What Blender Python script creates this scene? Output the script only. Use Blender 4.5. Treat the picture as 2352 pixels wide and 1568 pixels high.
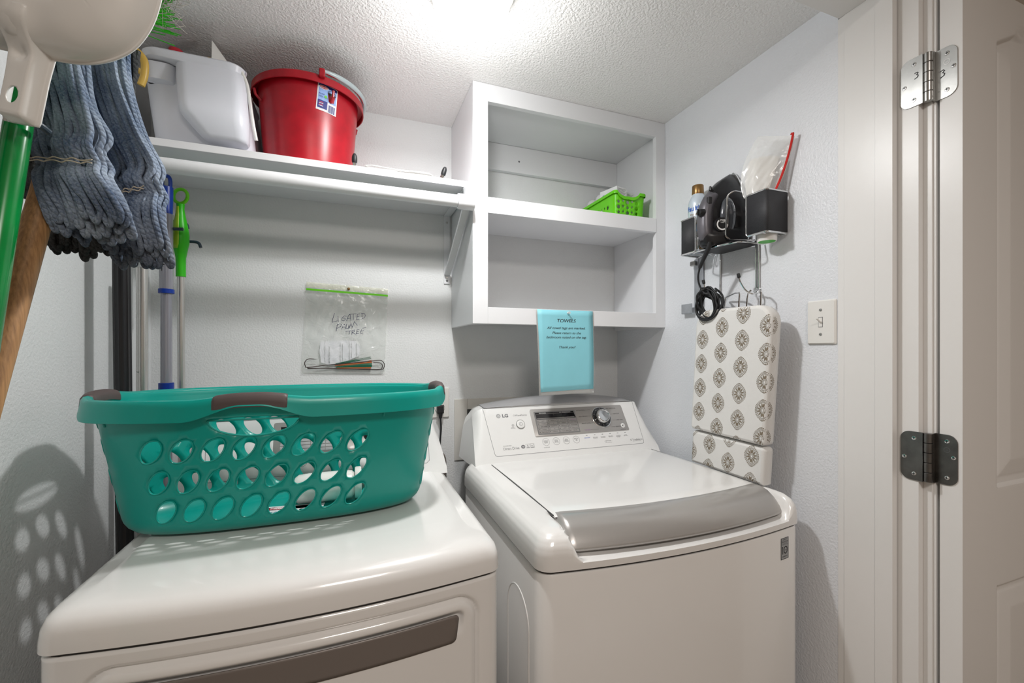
import bpy, bmesh, math, random
from mathutils import Vector, Matrix, Quaternion
from mathutils.geometry import delaunay_2d_cdt
PI = math.pi
S = bpy.context.scene
for o in list(bpy.data.objects):
    bpy.data.objects.remove(o)

# ------------------------------------------------------------------ camera
cam_d = bpy.data.cameras.new('camera'); cam = bpy.data.objects.new('camera', cam_d)
S.collection.objects.link(cam); S.camera = cam
cam.location = (0, 0, 1.31)
cam.rotation_euler = (PI / 2, 0, -math.atan2(370, 990))
cam_d.sensor_width = 36; cam_d.lens = 990 / 2352 * 36
cam_d.shift_y = 19 / 2352; cam_d.clip_start = .02

# ------------------------------------------------------------------ world, lights, exposure
W = bpy.data.worlds.new('world'); S.world = W; W.use_nodes = True
W.node_tree.nodes['Background'].inputs[0].default_value = (.9, .86, .82, 1)
W.node_tree.nodes['Background'].inputs[1].default_value = .25
S.view_settings.view_transform = 'Standard'; S.view_settings.look = 'None'
S.view_settings.gamma = 1; S.view_settings.use_curve_mapping = False
S.view_settings.exposure = 0.0
GLOBE_STRENGTH = 9.5
BULB_POWER = 6.6
SIDE_FILL_POWER = 3.2
def area(name, loc, size, power, col, rot=(0, 0, 0)):
    l = bpy.data.lights.new(name, 'AREA'); l.shape = 'SQUARE'; l.size = size; l.energy = power; l.color = col
    o = bpy.data.objects.new(name, l); o.location = loc; o.rotation_euler = rot; S.collection.objects.link(o)
    return o
area('hall_ceiling_lamp', (.15, -.75, 2.33), .5, 22.0, (1, .93, .87))

# ------------------------------------------------------------------ materials
MATS = {}
def mat(name, col, rough=.5, metal=0, bump=None, coat=0, trans=0, alpha=1, emit=None, vary=0, vscale=20, ior=1.45, aniso=0, spec=.5, sub=0):
    if name in MATS: return MATS[name]
    m = bpy.data.materials.new(name); m.use_nodes = True
    nt = m.node_tree; b = nt.nodes['Principled BSDF']
    c = (*col, 1)
    b.inputs['Base Color'].default_value = c
    b.inputs['Roughness'].default_value = rough; b.inputs['Metallic'].default_value = metal
    b.inputs['Coat Weight'].default_value = coat; b.inputs['Coat Roughness'].default_value = .06
    b.inputs['Transmission Weight'].default_value = trans; b.inputs['Alpha'].default_value = alpha
    b.inputs['IOR'].default_value = ior
    b.inputs['Specular IOR Level'].default_value = spec
    if sub: b.inputs['Subsurface Weight'].default_value = sub; b.inputs['Subsurface Radius'].default_value = (.01, .01, .01)
    tc = nt.nodes.new('ShaderNodeTexCoord')
    if vary:
        n = nt.nodes.new('ShaderNodeTexNoise'); n.inputs['Scale'].default_value = vscale; n.inputs['Detail'].default_value = 4
        r = nt.nodes.new('ShaderNodeValToRGB')
        r.color_ramp.elements[0].position = .3; r.color_ramp.elements[1].position = .7
        r.color_ramp.elements[0].color = (*[x * (1 - vary) for x in col], 1)
        r.color_ramp.elements[1].color = (*[min(1, x * (1 + vary)) for x in col], 1)
        nt.links.new(tc.outputs['Object'], n.inputs['Vector']); nt.links.new(n.outputs['Fac'], r.inputs[0])
        nt.links.new(r.outputs[0], b.inputs['Base Color'])
    if bump:
        sc, st, dist = bump[:3]
        n = nt.nodes.new('ShaderNodeTexNoise'); n.inputs['Scale'].default_value = sc; n.inputs['Detail'].default_value = 3
        n.inputs['Roughness'].default_value = .55
        if len(bump) > 3: n.inputs['Distortion'].default_value = bump[3]
        bp = nt.nodes.new('ShaderNodeBump'); bp.inputs['Strength'].default_value = st; bp.inputs['Distance'].default_value = dist
        nt.links.new(tc.outputs['Object'], n.inputs['Vector']); nt.links.new(n.outputs['Fac'], bp.inputs['Height'])
        nt.links.new(bp.outputs[0], b.inputs['Normal'])
    if emit:
        b.inputs['Emission Color'].default_value = (*emit[0], 1); b.inputs['Emission Strength'].default_value = emit[1]
    MATS[name] = m
    return m
M_wall = mat('wall_paint', (.76, .775, .78), .42, bump=(170, .36, .0045))
M_wall_right = mat('wall_paint_right', (.765, .785, .82), .34, bump=(170, .36, .0045))
M_ceil = mat('ceiling_paint', (.88, .87, .86), .6, bump=(150, .65, .007))
M_trim = mat('trim_paint', (.80, .79, .775), .33, bump=(60, .08, .002))
M_cab = mat('cabinet_paint', (.79, .80, .82), .38, bump=(90, .06, .001))
M_enamel = mat('white_enamel', (.80, .79, .775), .22, coat=.6, bump=(700, .02, .0004))
M_cons = mat('console_plastic', (.80, .80, .79), .3, coat=.2, bump=(900, .01, .0002))
M_silver = mat('silver_plastic', (.40, .385, .37), .3, metal=.35, coat=.4, bump=(900, .02, .0002))
M_bandgray = mat('console_band', (.42, .42, .43), .35, metal=.2, bump=(900, .02, .0002))
M_taupe = mat('taupe_plastic', (.19, .165, .15), .4, metal=.2, bump=(900, .02, .0002))
M_ink = mat('black_ink', (.02, .02, .022), .5, vary=.1)
M_grayink = mat('gray_ink', (.18, .18, .19), .5, vary=.1)
M_purple = mat('purple_ink', (.30, .12, .36), .5, vary=.1)
M_blueink = mat('blue_ink', (.03, .12, .50), .5, vary=.1)
M_redink = mat('red_ink', (.6, .03, .05), .5, vary=.1)
M_whiteink = mat('white_ink', (.85, .85, .85), .5, vary=.03)
M_glassblack = mat('black_display', (.012, .012, .014), .08, coat=1, vary=.2)
M_chrome = mat('chrome', (.72, .72, .72), .12, metal=1, vary=.04, vscale=60)
M_nickel = mat('brushed_nickel', (.42, .42, .41), .3, metal=1, bump=(400, .08, .0005), vary=.12, vscale=25)
M_alu = mat('aluminium', (.62, .61, .59), .33, metal=.9, bump=(500, .05, .0004))
M_teal = mat('teal_plastic', (.0, .31, .26), .34, bump=(900, .03, .0003), sub=.1, coat=.1)
M_tealgrip = mat('brown_gray_rubber', (.085, .062, .06), .5, bump=(900, .05, .0003))
M_red = mat('red_plastic', (.40, .006, .016), .33, vary=.12, vscale=30, bump=(500, .02, .0003))
M_white = mat('white_plastic', (.80, .79, .76), .22, coat=.4, bump=(900, .01, .0003))
M_lav = mat('cool_white_plastic', (.76, .78, .85), .3, bump=(900, .01, .0003))
M_yellow = mat('yellow_plastic', (.62, .40, .08), .35, bump=(900, .02, .0003))
M_black = mat('black_plastic', (.012, .012, .014), .32, bump=(900, .03, .0003))
M_blackmat = mat('black_grained_metal', (.032, .032, .036), .5, bump=(1400, .5, .0008), vary=.35, vscale=700)
M_rubber = mat('black_rubber', (.014, .015, .017), .5, bump=(900, .05, .0003))
M_slate = mat('slate_vinyl', (.025, .045, .065), .4, bump=(900, .03, .0003))
M_green = mat('green_metal', (.0, .19, .035), .22, coat=.4, vary=.25, vscale=14)
M_lime = mat('lime_plastic', (.14, .62, .005), .35, vary=.04, bump=(900, .02, .0003))
M_limelight = mat('lime_grip', (.30, .50, .02), .4, vary=.06, bump=(900, .02, .0003))
M_greendk = mat('bright_green_plastic', (.03, .48, .005), .38, vary=.05, bump=(900, .02, .0003))
M_blue = mat('blue_plastic', (.004, .035, .28), .32, vary=.1, bump=(900, .02, .0003))
M_wood = None
M_cream = mat('cream_thread', (.55, .48, .38), .8, vary=.15, vscale=300)
M_gold = mat('bronze_cap', (.26, .15, .055), .3, metal=.7, vary=.1)
M_paper_blue = mat('blue_paper', (.25, .61, .70), .6, vary=.03, vscale=12)
M_paper = mat('white_paper', (.78, .78, .80), .6, vary=.03, vscale=40)
M_foam = mat('beige_paint_edge', (.66, .55, .46), .5, vary=.05)
M_floor = mat('floor_vinyl', (.35, .30, .25), .5, vary=.15, vscale=6)
M_hall = mat('hall_paint', (.62, .56, .50), .6, bump=(150, .4, .003))
M_pat = mat('brown_print', (.22, .18, .13), .8, vary=.1, vscale=200)
M_cloth = mat('cotton_cover', (.72, .71, .69), .85, bump=(500, .15, .001))
M_dark = mat('dark_recess', (.05, .05, .05), .6, vary=.1)

def clearfilm(name, col, alpha, rough=.12, bs=.4, scale=28):
    m = mat(name, col, rough, alpha=alpha, bump=(scale, bs, .02, 1.2), coat=.5, spec=.8)
    return m
M_film = clearfilm('clear_film', (.80, .84, .80), .32)
M_film2 = clearfilm('clear_film_thick', (.86, .87, .86), .40, scale=16, bs=.3)
M_lamin = mat('laminate', (.62, .62, .60), .2, alpha=.45, coat=.6, bump=(20, .05, .002))

def wood_mat():
    m = bpy.data.materials.new('worn_wood'); m.use_nodes = True; nt = m.node_tree; b = nt.nodes['Principled BSDF']
    tc = nt.nodes.new('ShaderNodeTexCoord'); mp = nt.nodes.new('ShaderNodeMapping'); mp.inputs['Scale'].default_value = (110, 110, 4)
    n = nt.nodes.new('ShaderNodeTexNoise'); n.inputs['Scale'].default_value = 3; n.inputs['Detail'].default_value = 6
    r = nt.nodes.new('ShaderNodeValToRGB'); e = r.color_ramp.elements
    e[0].position = .3; e[0].color = (.29, .145, .06, 1); e[1].position = .66; e[1].color = (.52, .28, .12, 1)
    nt.links.new(tc.outputs['Object'], mp.inputs[0]); nt.links.new(mp.outputs[0], n.inputs['Vector'])
    nt.links.new(n.outputs['Fac'], r.inputs[0]); nt.links.new(r.outputs[0], b.inputs['Base Color'])
    b.inputs['Roughness'].default_value = .5
    return m
M_wood = wood_mat()
def yarn_mat(name, c0, c1):
    m = bpy.data.materials.new(name); m.use_nodes = True; nt = m.node_tree; b = nt.nodes['Principled BSDF']
    tc = nt.nodes.new('ShaderNodeTexCoord')
    n = nt.nodes.new('ShaderNodeTexNoise'); n.inputs['Scale'].default_value = 420; n.inputs['Detail'].default_value = 3
    n2 = nt.nodes.new('ShaderNodeTexNoise'); n2.inputs['Scale'].default_value = 22
    mx = nt.nodes.new('ShaderNodeMath'); mx.operation = 'MULTIPLY_ADD'; mx.inputs[1].default_value = .6
    r = nt.nodes.new('ShaderNodeValToRGB'); e = r.color_ramp.elements
    e[0].position = .38; e[0].color = (*c0, 1); e[1].position = 1.02; e[1].color = (*c1, 1)
    sc = nt.nodes.new('ShaderNodeMath'); sc.operation = 'MULTIPLY'; sc.inputs[1].default_value = .75
    nt.links.new(tc.outputs['Object'], n.inputs['Vector']); nt.links.new(tc.outputs['Object'], n2.inputs['Vector'])
    nt.links.new(n2.outputs['Fac'], sc.inputs[0]); nt.links.new(n.outputs['Fac'], mx.inputs[0]); nt.links.new(sc.outputs[0], mx.inputs[2])
    nt.links.new(mx.outputs[0], r.inputs[0])
    # grime worked into the loop ends
    sp = nt.nodes.new('ShaderNodeSeparateXYZ'); mr = nt.nodes.new('ShaderNodeMapRange'); ad = nt.nodes.new('ShaderNodeMath'); ad.operation = 'MULTIPLY_ADD'; ad.inputs[1].default_value = .08
    mr.inputs['From Min'].default_value = 1.60; mr.inputs['From Max'].default_value = 1.49; mr.inputs['To Min'].default_value = 0; mr.inputs['To Max'].default_value = .72
    mm = nt.nodes.new('ShaderNodeMix'); mm.data_type = 'RGBA'; mm.blend_type = 'MULTIPLY'; mm.inputs['B'].default_value = (.34, .30, .27, 1)
    nt.links.new(tc.outputs['Object'], sp.inputs[0]); nt.links.new(n2.outputs['Fac'], ad.inputs[0]); nt.links.new(sp.outputs['Z'], ad.inputs[2]); nt.links.new(ad.outputs[0], mr.inputs['Value'])
    nt.links.new(mr.outputs[0], mm.inputs['Factor']); nt.links.new(r.outputs[0], mm.inputs['A']); nt.links.new(mm.outputs['Result'], b.inputs['Base Color'])
    b.inputs['Roughness'].default_value = .9; b.inputs['Specular IOR Level'].default_value = .15
    return m
def twist_bump(m):
    nt = m.node_tree; b = nt.nodes['Principled BSDF']; a = nt.nodes.new('ShaderNodeAttribute'); a.attribute_name = 'twist'
    s_ = nt.nodes.new('ShaderNodeMath'); s_.operation = 'SINE'; ab = nt.nodes.new('ShaderNodeMath'); ab.operation = 'ABSOLUTE'
    n = nt.nodes.new('ShaderNodeTexNoise'); n.inputs['Scale'].default_value = 900
    ad = nt.nodes.new('ShaderNodeMath'); ad.operation = 'MULTIPLY_ADD'; ad.inputs[1].default_value = .5
    bp = nt.nodes.new('ShaderNodeBump'); bp.inputs['Strength'].default_value = 1; bp.inputs['Distance'].default_value = .0022
    nt.links.new(a.outputs['Fac'], s_.inputs[0]); nt.links.new(s_.outputs[0], ab.inputs[0]); nt.links.new(n.outputs['Fac'], ad.inputs[0]); nt.links.new(ab.outputs[0], ad.inputs[2])
    nt.links.new(ad.outputs[0], bp.inputs['Height']); nt.links.new(bp.outputs[0], b.inputs['Normal'])
M_yarn = yarn_mat('blue_yarn', (.07, .13, .26), (.62, .72, .86))
M_yarn_dirty = yarn_mat('soiled_yarn', (.02, .026, .03), (.17, .17, .17))
twist_bump(M_yarn); twist_bump(M_yarn_dirty)

# ------------------------------------------------------------------ object helpers
def wloc(o):
    v = Vector((0, 0, 0))
    while o: v += Vector(o.location); o = o.parent
    return v
def tag(o, label=None, cat=None, group=None, kind=None):
    if label: o['label'] = label
    if cat: o['category'] = cat
    if group: o['group'] = group
    if kind: o['kind'] = kind
    return o
def thing(name, loc, label, cat, group=None):
    o = bpy.data.objects.new(name, None); o.empty_display_size = .03; o.location = loc
    S.collection.objects.link(o); return tag(o, label, cat, group)
class Yarn:
    """soft round cords with a twist phase stored per vertex"""
    def __init__(s): s.v = []; s.f = []; s.t = []
    def cord(s, pts, r, n=8, pitch=.0085):
        N = len(pts); nrm = None; L = 0; k0 = len(s.v)
        for i in range(N):
            T = (pts[min(N-1, i+1)]-pts[max(0, i-1)]).normalized()
            if nrm is None: nrm = T.orthogonal()
            nrm = (nrm-T*nrm.dot(T)).normalized(); bi = T.cross(nrm)
            if i: L += (pts[i]-pts[i-1]).length
            for j in range(n+1):
                a = 2*PI*j/n; s.v.append(pts[i]+(nrm*math.cos(a)+bi*math.sin(a))*r); s.t.append(a*1.0+L/pitch*PI)
        for i in range(N-1):
            for j in range(n):
                a = k0+i*(n+1)+j; s.f.append((a, a+1, a+n+2, a+n+1))
    def build(s, name, m, parent):
        L = wloc(parent); me = bpy.data.meshes.new(name); me.from_pydata([tuple(p-L) for p in s.v], [], s.f); me.materials.append(m)
        at = me.attributes.new('twist', 'FLOAT', 'POINT'); at.data.foreach_set('value', s.t)
        for p in me.polygons: p.use_smooth = True
        o = bpy.data.objects.new(name, me); S.collection.objects.link(o); o.parent = parent; return o
class MB:
    """mesh builder, coordinates in metres in the room"""
    def __init__(s): s.v = []; s.f = []; s.m = []
    def add(s, vs, fs, mi=0):
        k = len(s.v); s.v += [Vector(p) for p in vs]; s.f += [tuple(i + k for i in f) for f in fs]; s.m += [mi] * len(fs); return s
    def box(s, x0, x1, y0, y1, z0, z1, mi=0):
        return s.add([(x0,y0,z0),(x1,y0,z0),(x1,y1,z0),(x0,y1,z0),(x0,y0,z1),(x1,y0,z1),(x1,y1,z1),(x0,y1,z1)],
            [(3,2,1,0),(4,5,6,7),(0,1,5,4),(1,2,6,5),(2,3,7,6),(3,0,4,7)], mi)
    def grid(s, rows, closed=False, mi=0, flip=False, caps=False):
        n = len(rows[0]); k = len(s.v); s.v += [Vector(p) for r in rows for p in r]
        for i in range(len(rows) - 1):
            for j in range(n if closed else n - 1):
                a = k + i*n + j; b = k + i*n + (j+1) % n; c = k + (i+1)*n + (j+1) % n; d = k + (i+1)*n + j
                s.f.append((a,d,c,b) if flip else (a,b,c,d)); s.m.append(mi)
        if caps:
            s.f.append(tuple(k + j for j in range(n))[::1 if flip else -1]); s.m.append(mi)
            q = k + (len(rows)-1)*n
            s.f.append(tuple(q + j for j in range(n))[::-1 if flip else 1]); s.m.append(mi)
        return s
    def tube(s, pts, r, n=8, mi=0, closed=False, lobes=0, twist=0, amp=.25, caps=True):
        pts = [Vector(p) for p in pts]; N = len(pts); rows = []
        T = []
        for i in range(N):
            a = pts[(i-1) % N] if (closed or i > 0) else pts[0]; b = pts[(i+1) % N] if (closed or i < N-1) else pts[-1]
            d = b - a; T.append(d.normalized() if d.length > 1e-9 else Vector((0,0,1)))
        up = Vector((0,0,1)) if abs(T[0].z) < .9 else Vector((1,0,0))
        nrm = (up - T[0]*up.dot(T[0])).normalized(); L = 0
        for i in range(N):
            if i: L += (pts[i]-pts[i-1]).length
            nrm = nrm - T[i]*nrm.dot(T[i]); nrm = nrm.normalized() if nrm.length > 1e-6 else T[i].orthogonal().normalized()
            bi = T[i].cross(nrm); R = r(i/(N-1)) if callable(r) else (r[i] if isinstance(r, (list,tuple)) else r)
            row = []
            for j in range(n):
                a = 2*PI*j/n; q = R*(1 + amp*math.cos(lobes*a)) if lobes else R
                a2 = a + twist*L
                row.append(pts[i] + nrm*math.cos(a2)*q + bi*math.sin(a2)*q)
            rows.append(row)
        if closed: rows.append(rows[0])
        return s.grid(rows, True, mi, caps=caps and not closed)
    def lathe(s, prof, c=(0,0,0), n=32, mi=0, axis='z', M=None):
        rows = []
        for r, h in prof:
            row = []
            for j in range(n):
                a = 2*PI*j/n; x, y = r*math.cos(a), r*math.sin(a)
                p = Vector((x,y,h)) if axis == 'z' else (Vector((h,x,y)) if axis == 'x' else Vector((y,h,x)))
                if M: p = M @ p
                row.append(p + Vector(c))
            rows.append(row)
        return s.grid(rows, True, mi)
    def loft(s, rings, mi=0, caps=True): return s.grid(rings, True, mi, caps=caps)
    def map(s, fn): s.v = [Vector(fn(p)) for p in s.v]; return s
    def build(s, name, material, parent=None, bevel=0, seg=2, smooth=True, loc=None, subsurf=0, solid=0, ang=35, weld=False, offset=0):
        L = wloc(parent) if parent else Vector(loc or (0,0,0))
        me = bpy.data.meshes.new(name); me.from_pydata([tuple(p - L) for p in s.v], [], s.f)
        ms = material if isinstance(material, (list, tuple)) else [material]
        for m in ms: me.materials.append(m)
        for p, mi in zip(me.polygons, s.m): p.material_index = mi
        if weld:
            bm = bmesh.new(); bm.from_mesh(me); bmesh.ops.remove_doubles(bm, verts=bm.verts, dist=1e-5); 
            bmesh.ops.recalc_face_normals(bm, faces=bm.faces); bm.to_mesh(me); bm.free()
        me.validate(); me.update()
        if smooth:
            for p in me.polygons: p.use_smooth = True
            me.set_sharp_from_angle(angle=math.radians(ang))
        o = bpy.data.objects.new(name, me); S.collection.objects.link(o)
        if parent: o.parent = parent
        else: o.location = L
        if solid:
            md = o.modifiers.new('solid', 'SOLIDIFY'); md.thickness = solid; md.offset = offset
        if bevel:
            md = o.modifiers.new('bevel', 'BEVEL'); md.width = bevel; md.segments = seg; md.limit_method = 'ANGLE'; md.angle_limit = math.radians(40)
            md.harden_normals = True
        if subsurf:
            md = o.modifiers.new('sub', 'SUBSURF'); md.levels = md.render_levels = subsurf
        return o
def bx(name, m, parent, x0, x1, y0, y1, z0, z1, bevel=.0015, **k):
    return MB().box(x0,x1,y0,y1,z0,z1).build(name, m, parent, bevel=bevel, **k)
def crom(P, k=8, closed=False):
    P = [Vector(p) for p in P]; n = len(P); out = []
    rng = range(n if closed else n-1)
    for i in rng:
        p0 = P[(i-1) % n] if closed or i else P[0]*2 - P[1]; p1 = P[i]; p2 = P[(i+1) % n]
        p3 = P[(i+2) % n] if closed or i < n-2 else P[-1]*2 - P[-2]
        for j in range(k):
            t = j/k
            out.append(.5*((2*p1) + (p2-p0)*t + (2*p0-5*p1+4*p2-p3)*t*t + (3*p1-p0-3*p2+p3)*t**3))
    if not closed: out.append(P[-1])
    return out
def sstep(a, b, x):
    t = max(0, min(1, (x-a)/(b-a))); return t*t*(3-2*t)
def rrect(x0, x1, y0, y1, r, n=6):
    out = []
    for cx, cy, a0 in ((x1-r,y1-r,0),(x0+r,y1-r,PI/2),(x0+r,y0+r,PI),(x1-r,y0+r,3*PI/2)):
        for i in range(n+1):
            a = a0 + PI/2*i/n; out.append((cx+r*math.cos(a), cy+r*math.sin(a)))
    return out
def ellipse(cx, cy, a, b, n=24, rot=0):
    out = []
    for i in range(n):
        t = 2*PI*i/n; x, y = a*math.cos(t), b*math.sin(t)
        out.append((cx + x*math.cos(rot)-y*math.sin(rot), cy + x*math.sin(rot)+y*math.cos(rot)))
    return out
def inpoly(p, P):
    x, y = p; c = False; n = len(P); j = n-1
    for i in range(n):
        xi, yi = P[i]; xj, yj = P[j]
        if (yi > y) != (yj > y) and x < (xj-xi)*(y-yi)/(yj-yi)+xi: c = not c
        j = i
    return c
def pdist(p, P):
    px, py = p; best = 1e9; n = len(P)
    for i in range(n):
        ax, ay = P[i]; bx_, by = P[(i+1) % n]; dx, dy = bx_-ax, by-ay; L = dx*dx+dy*dy
        t = max(0, min(1, ((px-ax)*dx+(py-ay)*dy)/L)) if L else 0
        best = min(best, math.hypot(px-ax-t*dx, py-ay-t*dy))
    return best
def cdt(outline, holes, step, margin=.3):
    """triangulate a 2D region with holes and an interior grid; returns verts2d, faces"""
    V = []; E = []
    def loop(P):
        k = len(V); V.extend([Vector(p) for p in P]); n = len(P)
        E.extend([(k+i, k+(i+1) % n) for i in range(n)])
    loop(outline)
    for h in holes: loop(h)
    xs = [p[0] for p in outline]; ys = [p[1] for p in outline]
    y = min(ys)+step*.5; row = 0
    while y < max(ys):
        x = min(xs)+step*(.25+.5*(row % 2))
        while x < max(xs):
            q = (x, y)
            if inpoly(q, outline) and pdist(q, outline) > step*margin:
                ok = True
                for h in holes:
                    hx = [p[0] for p in h]; hy = [p[1] for p in h]
                    if min(hx)-step < x < max(hx)+step and min(hy)-step < y < max(hy)+step:
                        if inpoly(q, h) or pdist(q, h) < step*margin: ok = False; break
                if ok: V.append(Vector(q))
            x += step
        y += step*.87; row += 1
    r = delaunay_2d_cdt(V, E, [], 0, 1e-7)
    ov = [tuple(p) for p in r[0]]; fs = []
    for f in r[2]:
        cx = sum(ov[i][0] for i in f)/len(f); cy = sum(ov[i][1] for i in f)/len(f)
        if not inpoly((cx, cy), outline): continue
        if any(inpoly((cx, cy), h) for h in holes): continue
        fs.append(tuple(f))
    return ov, fs
_dg = None
def text2d(s, size=1, shear=0, align='LEFT', spacing=1, bold=0, line=1):
    cu = bpy.data.curves.new('t', 'FONT'); cu.body = s; cu.size = size; cu.shear = shear; cu.align_x = align
    cu.space_character = spacing; cu.space_line = line; cu.resolution_u = 4; cu.offset = bold
    o = bpy.data.objects.new('t', cu); S.collection.objects.link(o)
    bpy.context.view_layer.update()
    ev = o.evaluated_get(bpy.context.evaluated_depsgraph_get()); me = ev.to_mesh()
    vs = [(v.co.x, v.co.y) for v in me.vertices]; fs = [tuple(p.vertices) for p in me.polygons]
    ev.to_mesh_clear(); bpy.data.objects.remove(o); bpy.data.curves.remove(cu)
    return vs, fs
class Flat:
    """prints, decals and lettering laid on a surface through fn(x, y, lift) -> point"""
    def __init__(s, fn): s.fn = fn; s.mb = MB()
    def text(s, t, x, y, size, mi=0, lift=.0004, fit=None, **k):
        vs, fs = text2d(t, size, **k)
        sx = 1
        if fit and vs:
            w = max(p[0] for p in vs)-min(p[0] for p in vs); sx = fit/w if w else 1
        s.mb.add([s.fn(x+px*sx, y+py, lift) for px, py in vs], fs, mi); return s
    def poly(s, P, mi=0, lift=.0003):
        s.mb.add([s.fn(px, py, lift) for px, py in P], [tuple(range(len(P)))], mi); return s
    def rect(s, x0, x1, y0, y1, mi=0, lift=.0003): return s.poly([(x0,y0),(x1,y0),(x1,y1),(x0,y1)], mi, lift)
    def ring(s, P, Q, mi=0, lift=.0003):
        n = len(P); s.mb.add([s.fn(*p, lift) for p in P]+[s.fn(*p, lift) for p in Q], [(i,(i+1) % n,n+(i+1) % n,n+i) for i in range(n)], mi); return s
    def circ(s, x, y, r, w, mi=0, lift=.0003, n=28): return s.ring(ellipse(x,y,r,r,n), ellipse(x,y,r-w,r-w,n), mi, lift)
    def stroke(s, pts, w, mi=0, lift=.0004):
        P = [Vector((*p, 0)) for p in pts]
        for a, b in zip(P, P[1:]):
            d = (b-a)
            if d.length < 1e-9: continue
            d.normalize(); q = Vector((-d.y, d.x, 0))*w/2; e = d*w*.3
            s.mb.add([s.fn(c.x, c.y, lift) for c in (a-e-q, b+e-q, b+e+q, a-e+q)], [(0,1,2,3)], mi)
        return s
    def build(s, name, ms, parent, **k): return s.mb.build(name, ms, parent, smooth=False, **k)
# ------------------------------------------------------------------ room shell
RX, LX, BY, CZ = 1.0885, -.565, 1.6, 2.146
def struct(name, mb, m, **k): return tag(mb.build(name, m, None, **k), kind='structure')
struct('floor', MB().box(-1.9, 2.5, -1.7, 1.7, -.05, 0), M_floor, smooth=False)
struct('wall_back', MB().box(LX-.1, RX+.1, BY, BY+.1, 0, 2.45), M_wall, smooth=False)
struct('wall_left', MB().box(LX-.1, LX, .53, BY, 0, 2.45), M_wall, smooth=False)
struct('wall_right', MB().box(RX, RX+.1, .6906, BY, 0, 2.45), M_wall_right, smooth=False)
struct('ceiling', MB().box(LX, RX, .69, BY, CZ, CZ+.1), M_ceil, smooth=False)
struct('wall_header', MB().box(LX, RX+.03, .542, .69, 2.103, 2.45), M_wall, smooth=False)
struct('trim_1', MB().box(LX, RX, .575, .6885, 2.0968, 2.103).box(LX, RX+.01, .545, .575, 2.085, 2.103), M_trim, bevel=.001)
j = MB()
j.box(RX-.0006, RX+.0, .676, .6906, 0, 2.0965); j.box(RX-.002, RX, .6115, .676, 0, 2.0965)
j.box(RX-.0035, RX+.012, .5788, .6115, 0, 2.0965); j.box(RX+.0145, RX+.0300, .5422, .6906, 0, 2.0965).box(RX, RX+.0145, .60, .6906, 0, 2.0965)
j.box(1.1185, 1.18, .5275, .542, 0, 2.17); j.box(1.1225, 1.176, .523, .5275, 0, 2.17)
struct('trim_2', j, M_trim, bevel=.0012)
struct('trim_3', MB().box(LX-.06, LX, .528, .542, 0, 2.17).box(LX-.06, 1.18, .528, .542, 2.11, 2.17), M_trim, bevel=.002)
struct('wall_hall_right', MB().box(1.1186, 2.5, .542, .62, 0, 2.45), M_hall, smooth=False)
struct('wall_hall_left', MB().box(-1.9, LX-.0, .542, .62, 0, 2.45), M_hall, smooth=False)
struct('wall_hall_back', MB().box(-1.9, 2.5, -1.75, -1.65, 0, 2.45), M_hall, smooth=False)
struct('wall_hall_west', MB().box(-1.95, -1.85, -1.7, .6, 0, 2.45), M_hall, smooth=False)
struct('wall_hall_east', MB().box(2.45, 2.55, -1.7, .6, 0, 2.45), M_hall, smooth=False)
struct('ceiling_hall', MB().box(-1.9, 2.5, -1.7, .62, 2.4, 2.5), M_hall, smooth=False)

# door leaf folded back against the hall wall, panels pressed into its face
def door_leaf():
    x0, x1, z0, z1, yf, yb = 1.1225, 1.90, .015, 2.05, .482, .5168
    def lines(a, b, fine, cs, fs):
        out = [a]; x = a
        while x < b-1e-6:
            st = fs if any(p <= x+1e-6 < q for p, q in fine) else cs
            nx = min(b, x+st)
            for p, q in fine:
                if x < p-1e-6 < nx: nx = p
            x = nx; out.append(x)
        return out
    xs = lines(x0, x1, [(1.243, 1.32)], .045, .0026)
    zs = lines(z0, z1, [(.74, .84), (1.02, 1.10), (1.93, 2.03)], .05, .0026)
    def arch(x): return 1.945+.078*math.sin(PI*max(0, min(1, (x-1.2469)/.528)))
    def prof(d):
        if d <= 0: return 0
        if d < .006: return .0085*sstep(0, .006, d)
        if d < .018: return .0085
        if d < .024: return .0085-.002*sstep(.018, .024, d)
        if d < .055: return .0065-.0055*(d-.024)/.031
        return .001
    def dep(x, z):
        dx = min(x-1.2469, 1.7749-x)
        d1 = min(dx, z-1.0245, (arch(x)-z)*.93); d2 = min(dx, z-.25, .8240-z)
        return prof(max(d1, d2))
    mb = MB(); mb.grid([[(x, yf+dep(x, z), z) for x in xs] for z in zs])
    e = .0015
    mb.grid([[(x0, yf, z), (x0-.0, yb, z)] for z in zs], flip=True); mb.grid([[(x1, yf, z), (x1, yb, z)] for z in zs])
    mb.grid([[(x, yf, z1), (x, yb, z1)] for x in xs]); mb.grid([[(x, yf, z0), (x, yb, z0)] for x in xs], flip=True)
    mb.add([(x0,yb,z0),(x1,yb,z0),(x1,yb,z1),(x0,yb,z1)], [(3,2,1,0)])
    return struct('door_1', mb, M_trim, weld=True, ang=50)
door = door_leaf()
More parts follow.
